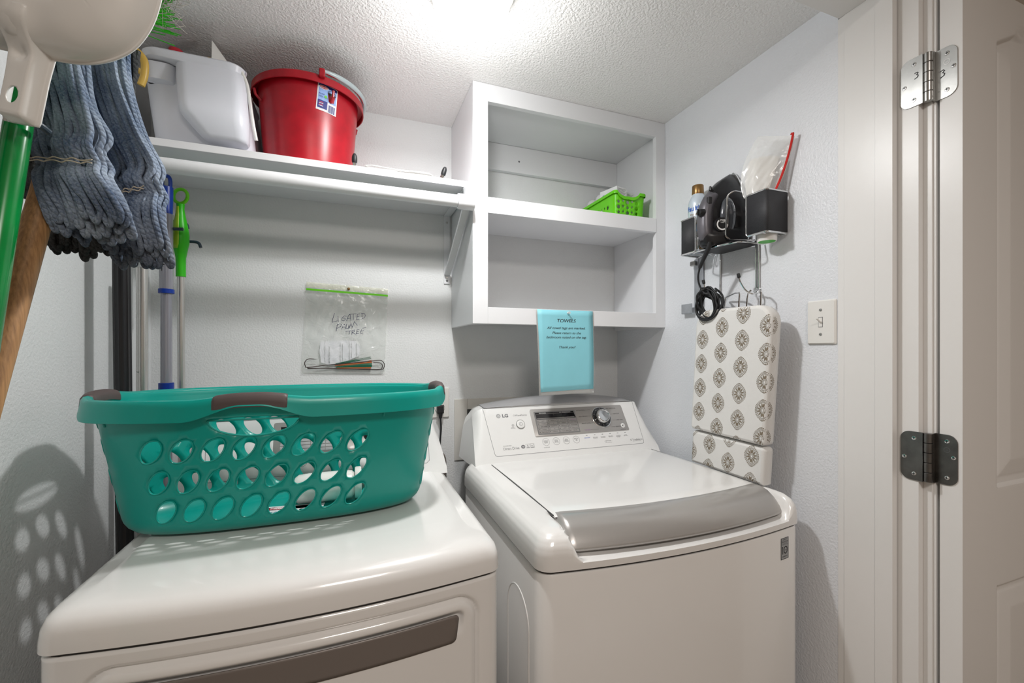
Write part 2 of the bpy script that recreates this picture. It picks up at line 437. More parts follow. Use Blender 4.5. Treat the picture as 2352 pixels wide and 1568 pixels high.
def hinge(zc, dark_metal, three):
    h = MB(); H = .0505
    def leaf(y0, y1, x, xt, far):          # rounded corners on the far side
        P = []
        r = .016
        ys = sorted((y0, y1)); a, b = ys
        pr_ = rrect(a, b, zc-H, zc+H, r, 6)
        P = [(min(max(y, a), b), z) for y, z in pr_]
        if far > 0: P = [(y if y > (a+b)/2 else a, z if y > (a+b)/2 else (zc+H if z > zc else zc-H)) for y, z in P]
        else: P = [(y if y < (a+b)/2 else b, z if y < (a+b)/2 else (zc+H if z > zc else zc-H)) for y, z in P]
        n = len(P)
        h.add([(x, y, z) for y, z in P]+[(xt, y, z) for y, z in P], [tuple(range(n))[::-1], tuple(range(n, 2*n))]+[(i,(i+1) % n, n+(i+1) % n, n+i) for i in range(n)])
    leaf(.5345, .5725, 1.1006, 1.1042, 1)
    leaf(.4885, .5235, 1.1203, 1.1240, -1)
    h.box(1.113, 1.1215, .5218, .5235, zc-H, zc+H)
    nk = M_nickel if three else mat('dark_nickel', (.17, .165, .16), .36, metal=1, vary=.25, vscale=30)  # the unmarked hinge gets a darker nickel colour
    o = h.build('hinge', nk, door, bevel=.0004, ang=30)
    o['label'] = 'brushed nickel hinge marked 3 by hand' if three else 'darker nickel hinge'
    k = MB()
    for i in range(5):
        a = zc-.050+i*.020; rr = .0078
        k.lathe([(0, a+.0004), (rr-.0006, a+.0004), (rr, a+.001), (rr, a+.019), (rr-.0006, a+.0196), (0, a+.0196)], (1.1085, .529, 0), 20)
    k.build('knuckle', nk, o)
    for y, z, x in ((.549,.037,1.1006),(.5655,-.004,1.1006),(.549,-.037,1.1006),(.5045,.037,1.1203),(.4945,.006,1.1203),(.5045,-.036,1.1203)):
        s = MB(); s.lathe([(0, -.0012), (.0036, -.0010), (.0042, -.0002), (.0042, .001)], (x, y, zc+z), 18, axis='x')
        s.box(x-.00135, x-.0010, y-.0026, y+.0026, zc+z-.0005, zc+z+.0005, 1); s.box(x-.00135, x-.0010, y-.0005, y+.0005, zc+z-.0026, zc+z+.0026, 1)
        s.build('screw', [M_chrome, M_ink], o)
    if three:
        for x, y, z, s_ in ((1.1003, .5445, .012, 1), (1.1200, .5115, .0, 1.15)):
            P = [(-.003,.005),(.001,.006),(.003,.004),(0,.001),(.003,-.001),(.002,-.0045),(-.003,-.0065)]
            f = Flat(lambda a, b, l, y=y, z=z, x=x: (x-l, y-a, zc+z+b)); f.stroke([(a*s_, b*s_) for a, b in P], .0012); f.build('ink_mark', M_ink, o)
    f = Flat(lambda a, b, l: (1.1201-l, .5045-a, zc+.020+b)); f.circ(0, 0, .0052, .0008); f.text('H', -.0018, -.002, .005)
    f.build('stamp', M_alu if three else M_grayink, o)
hinge(1.868, False, True); hinge(1.089, True, False)

# ------------------------------------------------------------------ wall cabinet
C = thing('wall_cabinet', (.72, 1.45, 1.392), 'white painted open wall cabinet with one shelf above the washing machine', 'cabinet')
f = MB()
ox0, ox1, oz0, oz1 = .4036, 1.0471, 1.444, 2.0905
f.box(.354, ox0, 1.295, 1.313, 1.392, CZ-.0005); f.box(ox1, RX-.0005, 1.295, 1.313, 1.392, CZ-.0005)
f.box(ox0, ox1, 1.295, 1.313, 1.392, oz0); f.box(ox0, ox1, 1.295, 1.313, oz1, CZ-.0005)
f.build('face_frame', M_cab, C, bevel=.0008)
bx('side_panel', M_cab, C, .3545, .371, 1.3132, 1.5995, 1.392, CZ-.001); bx('side_panel', M_cab, C, 1.071, RX-.0005, 1.3132, 1.5995, 1.392, CZ-.001)
bx('bottom_panel', M_cab, C, .3712, 1.0708, 1.3132, 1.5995, 1.405, 1.424)
bx('top_panel', M_cab, C, .3712, 1.0708, 1.3132, 1.5995, 2.108, 2.126)
sh = MB().box(ox0, ox1, 1.293, 1.3128, 1.740, 1.790).box(.3712, 1.0708, 1.3132, 1.5995, 1.757, 1.776)
sh.build('shelf', M_cab, C, bevel=.001)
cl = bx('cleat', M_cab, C, .3712, 1.0708, 1.579, 1.5995, 2.005, 2.1075)
for x in (.62,): MB().lathe([(0, 1.5785), (.003, 1.5785), (.004, 1.579), (.004, 1.580)], (x, 0, 2.05), 14, axis='y').build('screw', M_grayink, cl)
g = MB().box(.374, .4085, 1.325, 1.40, 1.448, 1.517, 0).box(.374, .4105, 1.322, 1.402, 1.4442, 1.448, 1)
tag(g.build('storage_box', [M_taupe, M_green], None, bevel=.001, loc=(.39, 1.36, 1.444)), 'dark narrow box standing inside the cabinet at its lower left corner', 'box')

# ------------------------------------------------------------------ closet shelf, rod, bracket
bx_ = MB().box(LX+.0005, .3535, 1.297, 1.5995, 1.812, 1.831)
SH = tag(bx_.build('shelf', M_cab, None, bevel=.0012, loc=(-.1, 1.45, 1.812)), 'long white painted closet shelf under the ceiling holding the buckets', 'shelf')
SH2 = MB()
rod = thing('closet_rod', (-.12, 1.272, 1.757), 'white painted hanging rod running below the front edge of the long shelf', 'rod')
MB().tube([(LX+.001, 1.272, 1.757), (-.2, 1.272, 1.756), (.30, 1.272, 1.757)], .0182, 28).build('pole', M_cab, rod, ang=60)
br = thing('shelf_bracket', (.336, 1.45, 1.56), 'white metal shelf and rod bracket against the left side of the cabinet', 'bracket')
b = MB(); b.box(.3255, .348, 1.5945, 1.5995, 1.556, 1.8115); b.box(.3255, .348, 1.300, 1.5995, 1.8075, 1.8115)
b.build('mounting_plate', M_cab, br, bevel=.001)
def strut(a, c, w, t, name, par, m):
    a = Vector(a); c = Vector(c); d = (c-a).normalized(); x = Vector((1,0,0)); n = d.cross(x)
    v = []
    for q in (a, c):
        for sx, sn in ((-1,-1),(1,-1),(1,1),(-1,1)): v.append(q+x*sx*w/2+n*sn*t/2)
    return MB().add(v, [(3,2,1,0),(4,5,6,7),(0,1,5,4),(1,2,6,5),(2,3,7,6),(3,0,4,7)]).build(name, m, par, bevel=.002)
strut((.3365, 1.587, 1.592), (.3365, 1.285, 1.766), .022, .012, 'diagonal_brace', br, M_cab)
cu = MB()
for th in range(1):
    P = [(PI*.05*i-PI*.05) for i in range(0, 23)]
    outer = [(1.272+.0235*math.cos(a-PI), 1.757+.0235*math.sin(a-PI)) for a in P]
cu.lathe([(.0190, .3005), (.0225, .3005), (.0228, .302), (.0228, .3505), (.0, .3515)], (0, 1.272, 1.757), 28, axis='x')
cu.box(.3255, .3505, 1.262, 1.30, 1.757, 1.8115)
cu.build('rod_cup', M_cab, br, ang=50)
for z in (1.580, 1.568, 1.785): MB().lathe([(0, 1.5925), (.0032, 1.5925), (.0042, 1.5945)], (.3365, 0, z), 14, axis='y').build('screw', M_grayink if z == 1.568 else M_alu, br)

# ------------------------------------------------------------------ ceiling light
L = thing('ceiling_light', (.262, .968, CZ), 'round white glass ceiling light glowing at the top of the photo', 'light')
MB().lathe([(.0, CZ-.0002), (.100, CZ-.0002), (.100, CZ-.010), (.094, CZ-.014), (0, CZ-.018)], (.262, .968, 0), 48).build('base', M_white, L)
M_globe = mat('glowing_glass', (.9, .9, .9), .3, emit=((1, .985, .96), GLOBE_STRENGTH), vary=.01)
dome = [(.0915*math.cos(a), CZ-.0145-.088*math.sin(a)) for a in [PI/2*i/16 for i in range(17)]]
MB().lathe([(.0915, CZ-.0143)]+dome, (.262, .968, 0), 48).build('shade', M_globe, L)

bl = bpy.data.lights.new('bulb', 'AREA'); bl.shape = 'DISK'; bl.size = .065; bl.energy = BULB_POWER; bl.color = (1, 1, .99)
bo = bpy.data.objects.new('bulb', bl); bo.location = (.262, .968, CZ-.106); S.collection.objects.link(bo)

bl = bpy.data.lights.new('side_fill', 'POINT'); bl.shadow_soft_size = .03; bl.energy = SIDE_FILL_POWER; bl.color = (1, 1, .99)  # unseen fill light below the shade, added to lift ceiling and upper walls
bo = bpy.data.objects.new('side_fill', bl); bo.location = (.262, .968, CZ-.138); S.collection.objects.link(bo)

# ------------------------------------------------------------------ light switch, outlet, vent plate
w = thing('light_switch', (RX, .728, 1.378), 'white toggle light switch with a square wall plate on the right wall', 'light switch')
P = [rrect(.693+i, .7617-i, 1.3235+i, 1.4322-i, .003) for i in (0, .0, .003)]
MB().loft([[(RX-d, y, z) for y, z in p] for p, d in zip(P, (.0002, .003, .0062))]).build('wall_plate', M_white, w, ang=25)
t = MB().box(RX-.0066, RX-.006, .7222, .7328, 1.3655, 1.3905).box(RX-.0070, RX-.0062, .7232, .7318, 1.3668, 1.3892, 1); t.build('switch_slot', [M_grayink, M_white], w, smooth=False)
strut((RX-.005, .7275, 1.376), (RX-.020, .7275, 1.3865), .008, .007, 'toggle', w, M_white)
for z in (1.348, 1.408): MB().lathe([(0, -.0082), (.003, -.0078), (.0036, -.0062)], (RX, .7275, z), 14, axis='x').build('screw', M_nickel, w)
o_ = thing('wall_outlet', (.309, BY, 1.113), 'white wall outlet with a black plug in its lower socket', 'outlet')
P = [rrect(.274+i, .3445-i, 1.058+i, 1.168-i, .003) for i in (0, 0, .002)]
MB().loft([[(x, BY-d, z) for x, z in p] for p, d in zip(P, (.0002, .004, .006))], ).build('wall_plate', M_white, o_, ang=25)
for z in (1.133, 1.093):
    k = MB(); k.lathe([(.0175, -.0055), (.0175, -.0078), (.0165, -.0085), (0, -.0085)], (.309, BY, z), 28, axis='y')
    k.build('socket', M_white, o_, ang=30)
    MB().lathe([(.0178, -.0062), (.0188, -.0062)], (.309, BY, z), 28, axis='y').box(.302, .304, BY-.0088, BY-.0085, z-.003, z+.006).box(.314, .316, BY-.0088, BY-.0085, z-.003, z+.006).build('socket_slots', M_ink, o_)
pc = thing('power_cord', (.305, 1.58, 1.09), 'black power plug and cord hanging from the lower socket behind the dryer', 'cord')
pl = [[(x, y, z) for x, z in rrect(.3085-w_, .3085+w_, z0, z1, .002, 3)] for y, w_, z0, z1 in ((1.5905,.012,1.078,1.105),(1.574,.0125,1.076,1.106),(1.568,.0105,1.080,1.102))]
MB().loft(pl, caps=True).build('plug', M_rubber, pc, ang=30)
MB().tube([(.3085,1.577,1.08),(.3085,1.577,1.058)], lambda t: .0085-.003*t, 14).build('strain_relief', M_rubber, pc)
MB().tube(crom([(.3085,1.577,1.06),(.311,1.578,1.02),(.308,1.578,.98),(.306,1.578,.93),(.304,1.578,.85),(.300,1.575,.78),(.30,1.57,.6)]), .0032, 10).build('cord', M_rubber, pc)
v = thing('utility_plate', (.45, BY, 1.0), 'gray recessed washer hookup plate on the wall behind the washing machine', 'wall plate')
p = MB(); p.box(.365, .415, BY-.004, BY-.0003, .892, 1.1235).box(.66, .70, BY-.004, BY-.0003, .892, 1.1235).box(.415, .66, BY-.004, BY-.0003, 1.083, 1.1235).box(.415, .66, BY-.004, BY-.0003, .892, .93)
p.build('frame', mat('plate_paint', (.66,.64,.60), .5, bump=(200,.05,.001)), v, bevel=.002); bx('recess', M_dark, v, .415, .66, BY-.0015, BY-.0003, .93, 1.083)
hs = tag(MB().tube(crom([(.302,1.50,.80),(.302,1.50,.905),(.300,1.505,.932),(.292,1.52,.94)]), .0125, 14).build('drain_hose', M_taupe, None, loc=(.302,1.5,.8)), 'gray hose end poking up between the dryer and the wall', 'hose')
# ------------------------------------------------------------------ appliances
def outline(x0, x1, yb, yf, bulge, r, n=200):
    """rounded plan outline (counter-clockwise) with a bulging front; yf(x) front line"""
    xm = (x0+x1)/2; hw = (x1-x0)/2
    F = lambda x: yf + bulge*((x-xm)/hw)**2
    P = []
    nf = 60
    for i in range(nf+1):
        x = x0+r+(x1-x0-2*r)*i/nf; P.append((x, F(x)))
    yc = F(x1-r)+r
    for i in range(1, 10):
        a = -PI/2+PI/2*i/9; P.append((x1-r+r*math.cos(a), yc+r*math.sin(a)))
    for i in range(1, 30): P.append((x1, yc+(yb-.01-yc)*i/29))
    P.append((x1-.01, yb))
    for i in range(1, 20): P.append((x1-.01-(x1-x0-.02)*i/19, yb))
    P.append((x0, yb-.01))
    for i in range(1, 30): P.append((x0, yb-.01+(yc-(yb-.01))*i/29))
    for i in range(1, 9):
        a = PI+PI/2*i/9; P.append((x0+r+r*math.cos(a), yc+r*math.sin(a)))
    return P
def inset(P, d, cen, x0, x1, yb, yf, bulge, r):
    """inset an outline by d, back edge fixed"""
    q = outline(x0+d, x1-d, yb, yf+d, bulge*(1-d*1.0), max(.004, r-d*.25))
    return q
def top_cover(spec, prof, zmod=None):
    rings = []
    for d, z in prof:
        q = inset(None, d, None, *spec)
        rings.append([(x, y, zmod(x, y, z) if zmod else z) for x, y in q])
    mb = MB(); mb.grid(rings, True)
    # close the centre with a strip between the two halves
    return mb, rings[-1]
def fill_center(mb, ring, zf=None):
    n = len(ring); k = len(mb.v); mb.v += [Vector(p) for p in ring]
    mb.f.append(tuple(range(k, k+n))); mb.m.append(0)

def console(xc, hw, prefix_parent, zb=.952, apex=.036):
    """leaning control console; returns face mapping fn(x, s, lift)"""
    A = Vector((0, 1.285, .960)); B = Vector((0, 1.365, 1.105)); e = (B-A).normalized(); nn = Vector((0, -e.z, e.y))
    fn = lambda x, s, l=0: (x, A.y+e.y*s+nn.y*l, A.z+e.z*s+nn.z*l)
    rows = []
    N = 60
    for i in range(N+1):
        t = -1+2*i/N; a = abs(t)
        x = xc+hw*t
        ed = max(0, (a-.90)/.10)          # end rounding
        er = 1-math.sqrt(max(0, 1-ed*ed))
        lean = .028*a**6
        arch = apex*(1-t*t)
        row = []
        for s, off in ((-.02, 0), (.0, 0), (.05, 0), (.10, 0), (.15, 0), (.176, 0)):
            p = Vector(fn(x, s, off)); p.y += er*.05*(s/.18 if s > 0 else 0)
            if s > .09: p.z -= er*.03*(s-.09)/.08
            p.x -= math.copysign(lean*max(0, s)/.18*.9, t)
            row.append(p)
        top = Vector(fn(x, .176)); zt = 1.106+arch-er*.035
        for fr in (.25, .5, .75, 1.0):
            q = Vector((x-math.copysign(lean, t), top.y+er*.05+.028*fr, top.z+(zt-top.z)*math.sin(fr*PI/2))); row.append(q)
        row.append(Vector((x-math.copysign(lean, t), 1.43, zt+.003))); row.append(Vector((x-math.copysign(lean, t), 1.47, zt-.004)))
        row.append(Vector((x-math.copysign(lean*.5, t), 1.495, zt-.03))); row.append(Vector((x, 1.50, zb-.02)))
        rows.append(row)
    mb = MB(); mb.grid(rows, flip=True)
    for r, fl in ((rows[0], False), (rows[-1], True)):
        k = len(mb.v); mb.v += r; mb.f.append(tuple(range(k, k+len(r)))[::-1 if fl else 1]); mb.m.append(0)
    mb.build('console', M_cons, prefix_parent, ang=50)
    # gray band along the arched top
    bd = []
    for i in range(41):
        t = -.84+1.68*i/40; x = xc+hw*t; row = []
        top = Vector(fn(x, .178)); zt = 1.106+apex*(1-t*t)
        for fr in (.03, .15, .3, .5, .75, 1.0): row.append((x, top.y-.0012+.0285*fr, top.z+(zt-top.z)*math.sin(fr*PI/2)+.0012))
        row.append((x, 1.43, zt+.0045)); row.append((x, 1.465, zt-.002))
        bd.append(row)
    MB().grid(bd, flip=True).build('top_band', M_bandgray, prefix_parent, ang=60, solid=.0012)
    return fn

# ---- washer
WX0, WX1 = .335, 1.047
WS = (WX0, WX1, 1.335, .7175, .032, .034)
wash = thing('washing_machine', (.69, 1.05, 0), 'white top-loading washing machine with gray lid handle and knob, right of the dryer', 'washing machine')
def body(parent, spec, ztop, name='cabinet_body'):
    x0, x1, yb, yf, bu, r = spec
    rings = []
    for d, z in ((.006, .02), (.003, .03), (.003, ztop-.006), (.005, ztop-.002), (.012, ztop)):
        rings.append([(x, y, z) for x, y in outline(x0+d, x1-d, yb-.004, yf+d, bu, r)])
    return MB().loft(rings).build(name, M_enamel, parent, ang=40)
body(wash, WS, .8785)
cov = [(.004, .8815), (.0, .884), (.0, .900), (.001, .915), (.004, .928), (.010, .939), (.02, .9475), (.034, .9525), (.05, .9545), (.065, .955)]
def wz(x, y, z):
    m = sstep(.398, .425, x)*sstep(1.018, .985, x)*sstep(.862, .835, y)
    zz = .8965+.010*sstep(.745, .82, y)
    if m > 0: z = z+(min(z, zz)-z)*m
    return z
prof = []
for i in range(len(cov)-1):
    for k in range(3): prof.append((cov[i][0]+(cov[i+1][0]-cov[i][0])*k/3, cov[i][1]+(cov[i+1][1]-cov[i][1])*k/3))
prof.append(cov[-1]); prof += [(.072+.006*k, .955) for k in range(12)]
mb, last = top_cover(WS, prof, wz)
fill_center(mb, last)
mb.build('top_cover', M_enamel, wash, ang=40)
MB().loft([[(x, y, z) for x, y in outline(WX0+.006, WX1-.006, 1.33, .7245, .032, .03)] for z in (.878, .882)]).build('seam_gasket', M_dark, wash)
# lid with handle
LX0, LX1 = .408, 1.004; lm = (LX0+LX1)/2; lh = (LX1-LX0)/2
yb_ = lambda x: .8125+.028*((x-lm)/lh)**2
lid = MB(); rows = []
NX = 48
for i in range(NX+1):
    x = LX0+(LX1-LX0)*i/NX; t = (x-lm)/lh
    e = .0025*max(0, (abs(t)-.97)/.03)
    rows.append([(x, yb_(x)-.012, .953), (x, yb_(x), .9575-e)]+[(x, yb_(x)+(1.268-yb_(x))*k/10, .9575-e+.0022*math.sin(PI*k/10)) for k in range(1, 11)]+[(x, 1.27, .950)])
lid.grid(rows)
for r in (rows[0], rows[-1]):
    lid.grid([[(p[0], p[1], p[2]) for p in r], [(p[0], p[1], .950) for p in r]], flip=(r is rows[0]))
LID = lid.build('lid', M_enamel, wash, ang=50)
MB().box(LX0-.0028, LX0-.0002, .835, 1.268, .9535, .9556).build('lid_gap', M_dark, wash, smooth=False)
MB().box(LX1+.0002, LX1+.0028, .835, 1.268, .9535, .9556).build('lid_gap', M_dark, wash, smooth=False)
hn = MB(); rows = []
for i in range(61):
    t = -1+2*i/60; x = lm+(lh+.002)*t
    ed = max(0, (abs(t)-.955)/.045); er = 1-math.sqrt(max(0, 1-ed*ed))
    b0 = yb_(x)+.004; f0 = .7365+.028*t*t
    sec = [(b0+.006, .9545), (b0, .9588), (b0-.02, .9585), (b0-.04, .953), (b0-.058, .9415), (f0+.009, .925), (f0+.0015, .9135), (f0, .9085), (f0+.003, .9050), (f0+.010, .9042), (b0-.02, .915), (b0+.004, .93)]
    cy = sum(p[0] for p in sec)/len(sec); cz = .925
    rows.append([(x, y+(cy-y)*er*.22, z+(cz-z)*er*.55) for y, z in sec])
hn.grid(rows, True, caps=True, flip=True)
hn.build('lid_handle', M_silver, LID, ang=60)
cf = console(.704, .345, wash)
XL, XR = .4095, .9965
# control panel outline and prints
fp = Flat(cf)
P = [(XL-.001, .1765)]+[(x, s) for x, s in ((.4265, .022), (.4285, .017), (.434, .0145))]+[(.985, .0145), (.9915, .0165), (.9935, .022), (XR, .1765)]
def thick(poly, w):
    out = []
    n = len(poly); cx = sum(p[0] for p in poly)/n; cy = sum(p[1] for p in poly)/n
    return [(p[0]+(cx-p[0])*w/abs(cx-p[0]+1e-9) if abs(cx-p[0]) > .02 else p[0], p[1]+(w if p[1] < cy else -w)) for p in poly]
fp.stroke(P+[P[0]], .0011, 0, .0003)
fp.text('LG', .4712, .1430, .0150, 1, bold=.0006, fit=.021)
fp.circ(.4585, .1480, .0072, .0012, 1); fp.circ(.4585, .1480, .0048, .0011, 1, n=20); fp.rect(.4575, .4592, .1455, .1500, 1)
fp.text('WaveForce', .5165, .1442, .0085, 0, fit=.043); fp.circ(.5133, .1470, .0026, .0006, 0, n=16)
fp.text('INVERTER', .4585, .0440, .0042, 0, fit=.028); fp.text('Direct Drive', .4570, .0322, .0125, 0, fit=.054)
fp.poly(ellipse(.5263, .0388, .0072, .0060), 0); fp.text('hp', .5215, .0368, .0075, 3, lift=.0008, fit=.009)
for x in (.5432, .5590):
    fp.stroke([(x-.0066,.0335),(x+.0066,.0335),(x+.0066,.0465),(x-.0066,.0465),(x-.0066,.0335)], .0005, 1)
fp.text('6', .5405, .0375, .010, 0); fp.rect(.5385, .548, .0345, .0358, 1); fp.stroke(crom([(.5535,.0385,0),(.557,.041,0),(.5600,.0395,0),(.5635,.043,0)], 4) and [(.5535,.0385),(.557,.0415),(.560,.0395),(.564,.043)], .0008, 0); fp.rect(.5535, .5645, .0345, .0358, 1)
bt = ['WASH\nTEMP.', 'SOIL\nLEVEL', 'SPIN\nSPEED', 'SPECIAL\nUSE']
for k, s in enumerate(bt):
    x = .6103+.0381*k; fp.circ(x, .0482, .0128, .0007, 1)
    fp.text(s, x, .0490, .0068, 0, align='CENTER', fit=.0165, line=.8)
fp.text('ALLERGIENE', .598, .0285, .0036, 0, fit=.022)
ops = ['SANITARY', 'EXTRA RINSE\nRINSE+SPIN', 'CHILD\nLOCK', 'DELAY\nWASH', 'CUSTOM\nPROGRAM\nSTORE', 'RINSE\nSPIN ONLY']
for k, s in enumerate(ops):
    x = .7685+.0315*k; fp.rect(x-.003, x+.003, .0588, .0604, 0)
    fp.text(s, x, .0495, .0036 if k else .0048, 2 if k == 0 else 0, align='CENTER', fit=.024 if k == 0 else .019, line=.85)
fp.text('- OPTION -', .8477, .0325, .0052, 0, align='CENTER', fit=.032); fp.text('PRESS 3 SECONDS', .8477, .0275, .0032, 0, align='CENTER', fit=.026)
fp.text('TrueBalance', .9475, .0280, .0085, 0, fit=.043); fp.circ(.9425, .0305, .0033, .0010, 0, n=16); fp.text('ANTI-VIBRATION', .9475, .0245, .003, 0, fit=.035)
fp.circ(.5040, .1130, .0042, .0006, 1, n=16); fp.circ(.5040, .1130, .0022, .0006, 1, n=12); fp.text('SMART\nDIAGNOSIS', .5025, .1050, .0036, 0, align='CENTER', fit=.016, line=.85)
fp.build('printed_lettering', [M_grayink, M_grayink, M_blueink, M_whiteink], wash)
def plate(fn, P, h, name, m, par, base=0, in_=.0):
    n = len(P); cx = sum(p[0] for p in P)/n; cy = sum(p[1] for p in P)/n
    rings = [[fn(x, s, base) for x, s in P], [fn(x, s, base+h*.7) for x, s in P], [fn(x+(cx-x)*in_, s+(cy-s)*in_, base+h) for x, s in P]]
    return MB().loft(rings).build(name, m, par, ang=30)
def quad_round(P, r=.004, n=5):
    out = []; N = len(P)
    for i in range(N):
        a = Vector((*P[i-1], 0)); b = Vector((*P[i], 0)); c = Vector((*P[(i+1) % N], 0))
        u = (a-b).normalized()*r; w = (c-b).normalized()*r
        for k in range(n+1):
            t = k/n; q = (b+u)*(1-t)**2+b*2*t*(1-t)+(b+w)*t*t; out.append((q.x, q.y))
    return out
gp_ = plate(cf, quad_round([(.5725, .165), (.5755, .0665), (.9475, .0665), (.9415, .165)], .006), .0012, 'display_panel', M_silver, wash, in_=.004)
gp_['label'] = 'gray display and dial panel'
plate(cf, quad_round([(.586, .1550), (.588, .0735), (.7475, .0735), (.7435, .1550)], .002), .0018, 'display_bezel', mat('bezel', (.24,.24,.24), .4, metal=.3, vary=.05), gp_)
plate(cf, [(.5905, .151), (.5925, .1275), (.7415, .1275), (.738, .151)], .0024, 'display_window', M_glassblack, gp_)
q = Flat(cf)
q.rect(.5935, .7375, .1285, .1305, 1, .0027); q.rect(.5935, .7375, .1458, .1466, 1, .0027)
q.text('PROGRESS', .605, .1474, .0034, 2, .0028, fit=.025); q.text('EST. TIME REMAINING', .683, .1474, .0034, 2, .0028, fit=.042)
rows_ = [('HOT','HEAVY','EXTRA HIGH','COLD/WARM'),('WARM','','HIGH','HAND WASH'),('SEMI-WARM','NORMAL','MEDIUM','AUTO SOAK'),('COLD','','LOW','STAIN CARE'),('TAP COLD','LIGHT','NO SPIN','SOAK')]
for r in range(5):
    for c in range(4):
        x = .5915+.0384*c; s = .1165-.0098*r
        q.rect(x, x+.0366, s, s+.0082, 1, .0021); q.rect(x+.002, x+.0058, s+.0032, s+.0046, 0, .0024)
        if rows_[r][c]: q.text(rows_[r][c], x+.0225, s+.0025, .0040, 3 if (r, c) == (0, 3) else 0, .0025, align='CENTER', fit=min(.024, .0038*len(rows_[r][c])))
        else: q.poly(ellipse(x+.0225, s+.004, .001, .001, 10), 0, .0024)
for t_, x, s, a, w_ in (('COTTON/NORMAL',.7505,.1505,.795,.036),('BULKY/BEDDING',.7560,.1270,.799,.034),('BRIGHT WHITES',.7610,.1010,.803,.034),('TUB CLEAN',.7650,.0770,.813,.023),('PERM. PRESS/CASUAL',.8740,.1515,.870,.041),('HEAVY DUTY',.8990,.1300,.896,.025),('SPEED WASH',.9050,.1060,.897,.026),('DELICATES',.8950,.0815,.891,.022)):
    q.text(t_, x, s, .0052, 3 if t_[0] == 'T' else 0, .0014, fit=w_)
    x2 = x+w_+.001
    if x < .8: q.rect(x2, .8075 if s > .09 else .822, s+.0014, s+.0020, 0, .0014)
    else: q.rect(.888 if .09 < s < .14 else .876, x-.0015, s+.0014, s+.0020, 0, .0014)
q.text('START/PAUSE', .9105, .0695, .0040, 0, .0014, fit=.021)
q.build('printed_lettering', [M_ink, M_silver, M_whiteink, M_purple], gp_)
def knob(fn, x, s, prof, name, m, par, n=40):
    o = Vector(fn(x, s, 0)); nn = (Vector(fn(x, s, 1))-o).normalized(); ex = Vector((1,0,0)); ey = nn.cross(ex)
    rows = [[o+ex*r*math.cos(2*PI*k/n)+ey*r*math.sin(2*PI*k/n)+nn*h for k in range(n)] for r, h in prof]
    return MB().grid(rows, True).build(name, m, par, ang=35)
dr = knob(cf, .8455, .1220, [(.0395,.0012),(.0395,.002),(.038,.0032),(.0365,.0034)], 'dial_trim', M_chrome, wash)
knob(cf, .8455, .1220, [(.0365,.0020),(.0350,.0042),(.026,.0048),(.0,.0048)], 'dial_ring', M_glassblack, wash)
tk = Flat(cf)
for k in range(10):
    a = 2*PI*k/10+.3; cx, cy = .8455+.031*math.cos(a), .1220+.031*math.sin(a); tk.stroke([(cx-.0015*math.cos(a), cy-.0015*math.sin(a)), (cx+.0015*math.cos(a), cy+.0015*math.sin(a))], .0009, 0, .0049)
tk.build('dial_marks', M_whiteink, wash)
knob(cf, .8455, .1220, [(.0255,.004),(.0265,.006),(.0255,.017),(.0235,.0205),(.021,.0215),(.0195,.0195),(.0,.0185)], 'knob', M_chrome, wash)
knob(cf, .5311, .1148, [(.0158,.0003),(.0158,.002),(.0150,.0026),(.0140,.0020)], 'power_button_ring', M_nickel, wash)
pb = knob(cf, .5311, .1148, [(.0142,.0012),(.0138,.0034),(.012,.0042),(0,.0044)], 'power_button', M_cons, wash)
pf = Flat(cf); pf.circ(.5311, .1148, .0062, .0010, 0, .0046); pf.rect(.5306, .5316, .1118, .1178, 0, .0046); pf.build('power_symbol', M_grayink, pb)
knob(cf, .9249, .0855, [(.0085,.0012),(.0085,.002),(.0075,.0026),(0,.0026)], 'start_button', M_cons, wash)
pf = Flat(cf); pf.poly([(.9215,.0820),(.9215,.0890),(.9262,.0855)], 0, .0028); pf.rect(.9272, .9282, .0820, .0890, 0, .0028); pf.build('start_symbol', M_ink, wash)
# warranty sticker on the front
def wfront(x, z, l=0): return (x, .7175+.003+.032*((x-.691)/.356)**2-l, z)
st = [wfront(x, z, .0006) for x, z in ((.9610,.8590),(.9915,.8590),(.9915,.8080),(.9610,.8080))]
s0 = MB().add(st, [(3,2,1,0)]).build('sticker', mat('sticker_gray', (.36,.37,.38), .5, vary=.03), wash, smooth=False)
q = Flat(wfront)
q.ring([(.9610,.8590),(.9915,.8590),(.9915,.8080),(.9610,.8080)], [(.9622,.8578),(.9903,.8578),(.9903,.8092),(.9622,.8092)], 0, .0009)
q.text('INVERTER', .9762, .8535, .0035, 0, .0009, align='CENTER', fit=.018); q.text('Direct Drive', .9762, .8480, .0060, 0, .0009, align='CENTER', fit=.024); q.text('M O T O R', .9762, .8440, .0034, 0, .0009, align='CENTER', fit=.018)
q.rect(.965, .988, .8425, .8429, 0, .0009); q.rect(.9665, .9690, .8205, .8385, 0, .0009); q.poly([(.9665,.8385),(.9645,.8365),(.9665,.8350)], 0, .0009)
q.ring(ellipse(.9795,.8295,.0080,.0093), ellipse(.9795,.8295,.0055,.0068), 0, .0009); q.text('YEAR', .9795, .8280, .0040, 0, .0009, align='CENTER', fit=.008)
q.text('WARRANTY', .9762, .8130, .0042, 0, .0009, align='CENTER', fit=.021)
q.build('sticker_print', M_ink, s0)
# side embossing on the left panel
P = [(.806, .05), (.806, .735)]+[(.868+.062*math.cos(a), .735+.065*math.sin(a)) for a in [PI-PI*k/16 for k in range(17)]]+[(.93, .05)]
MB().tube([(WX0+.0028, y, z) for y, z in P], .0016, 8).build('side_emboss', M_enamel, wash)

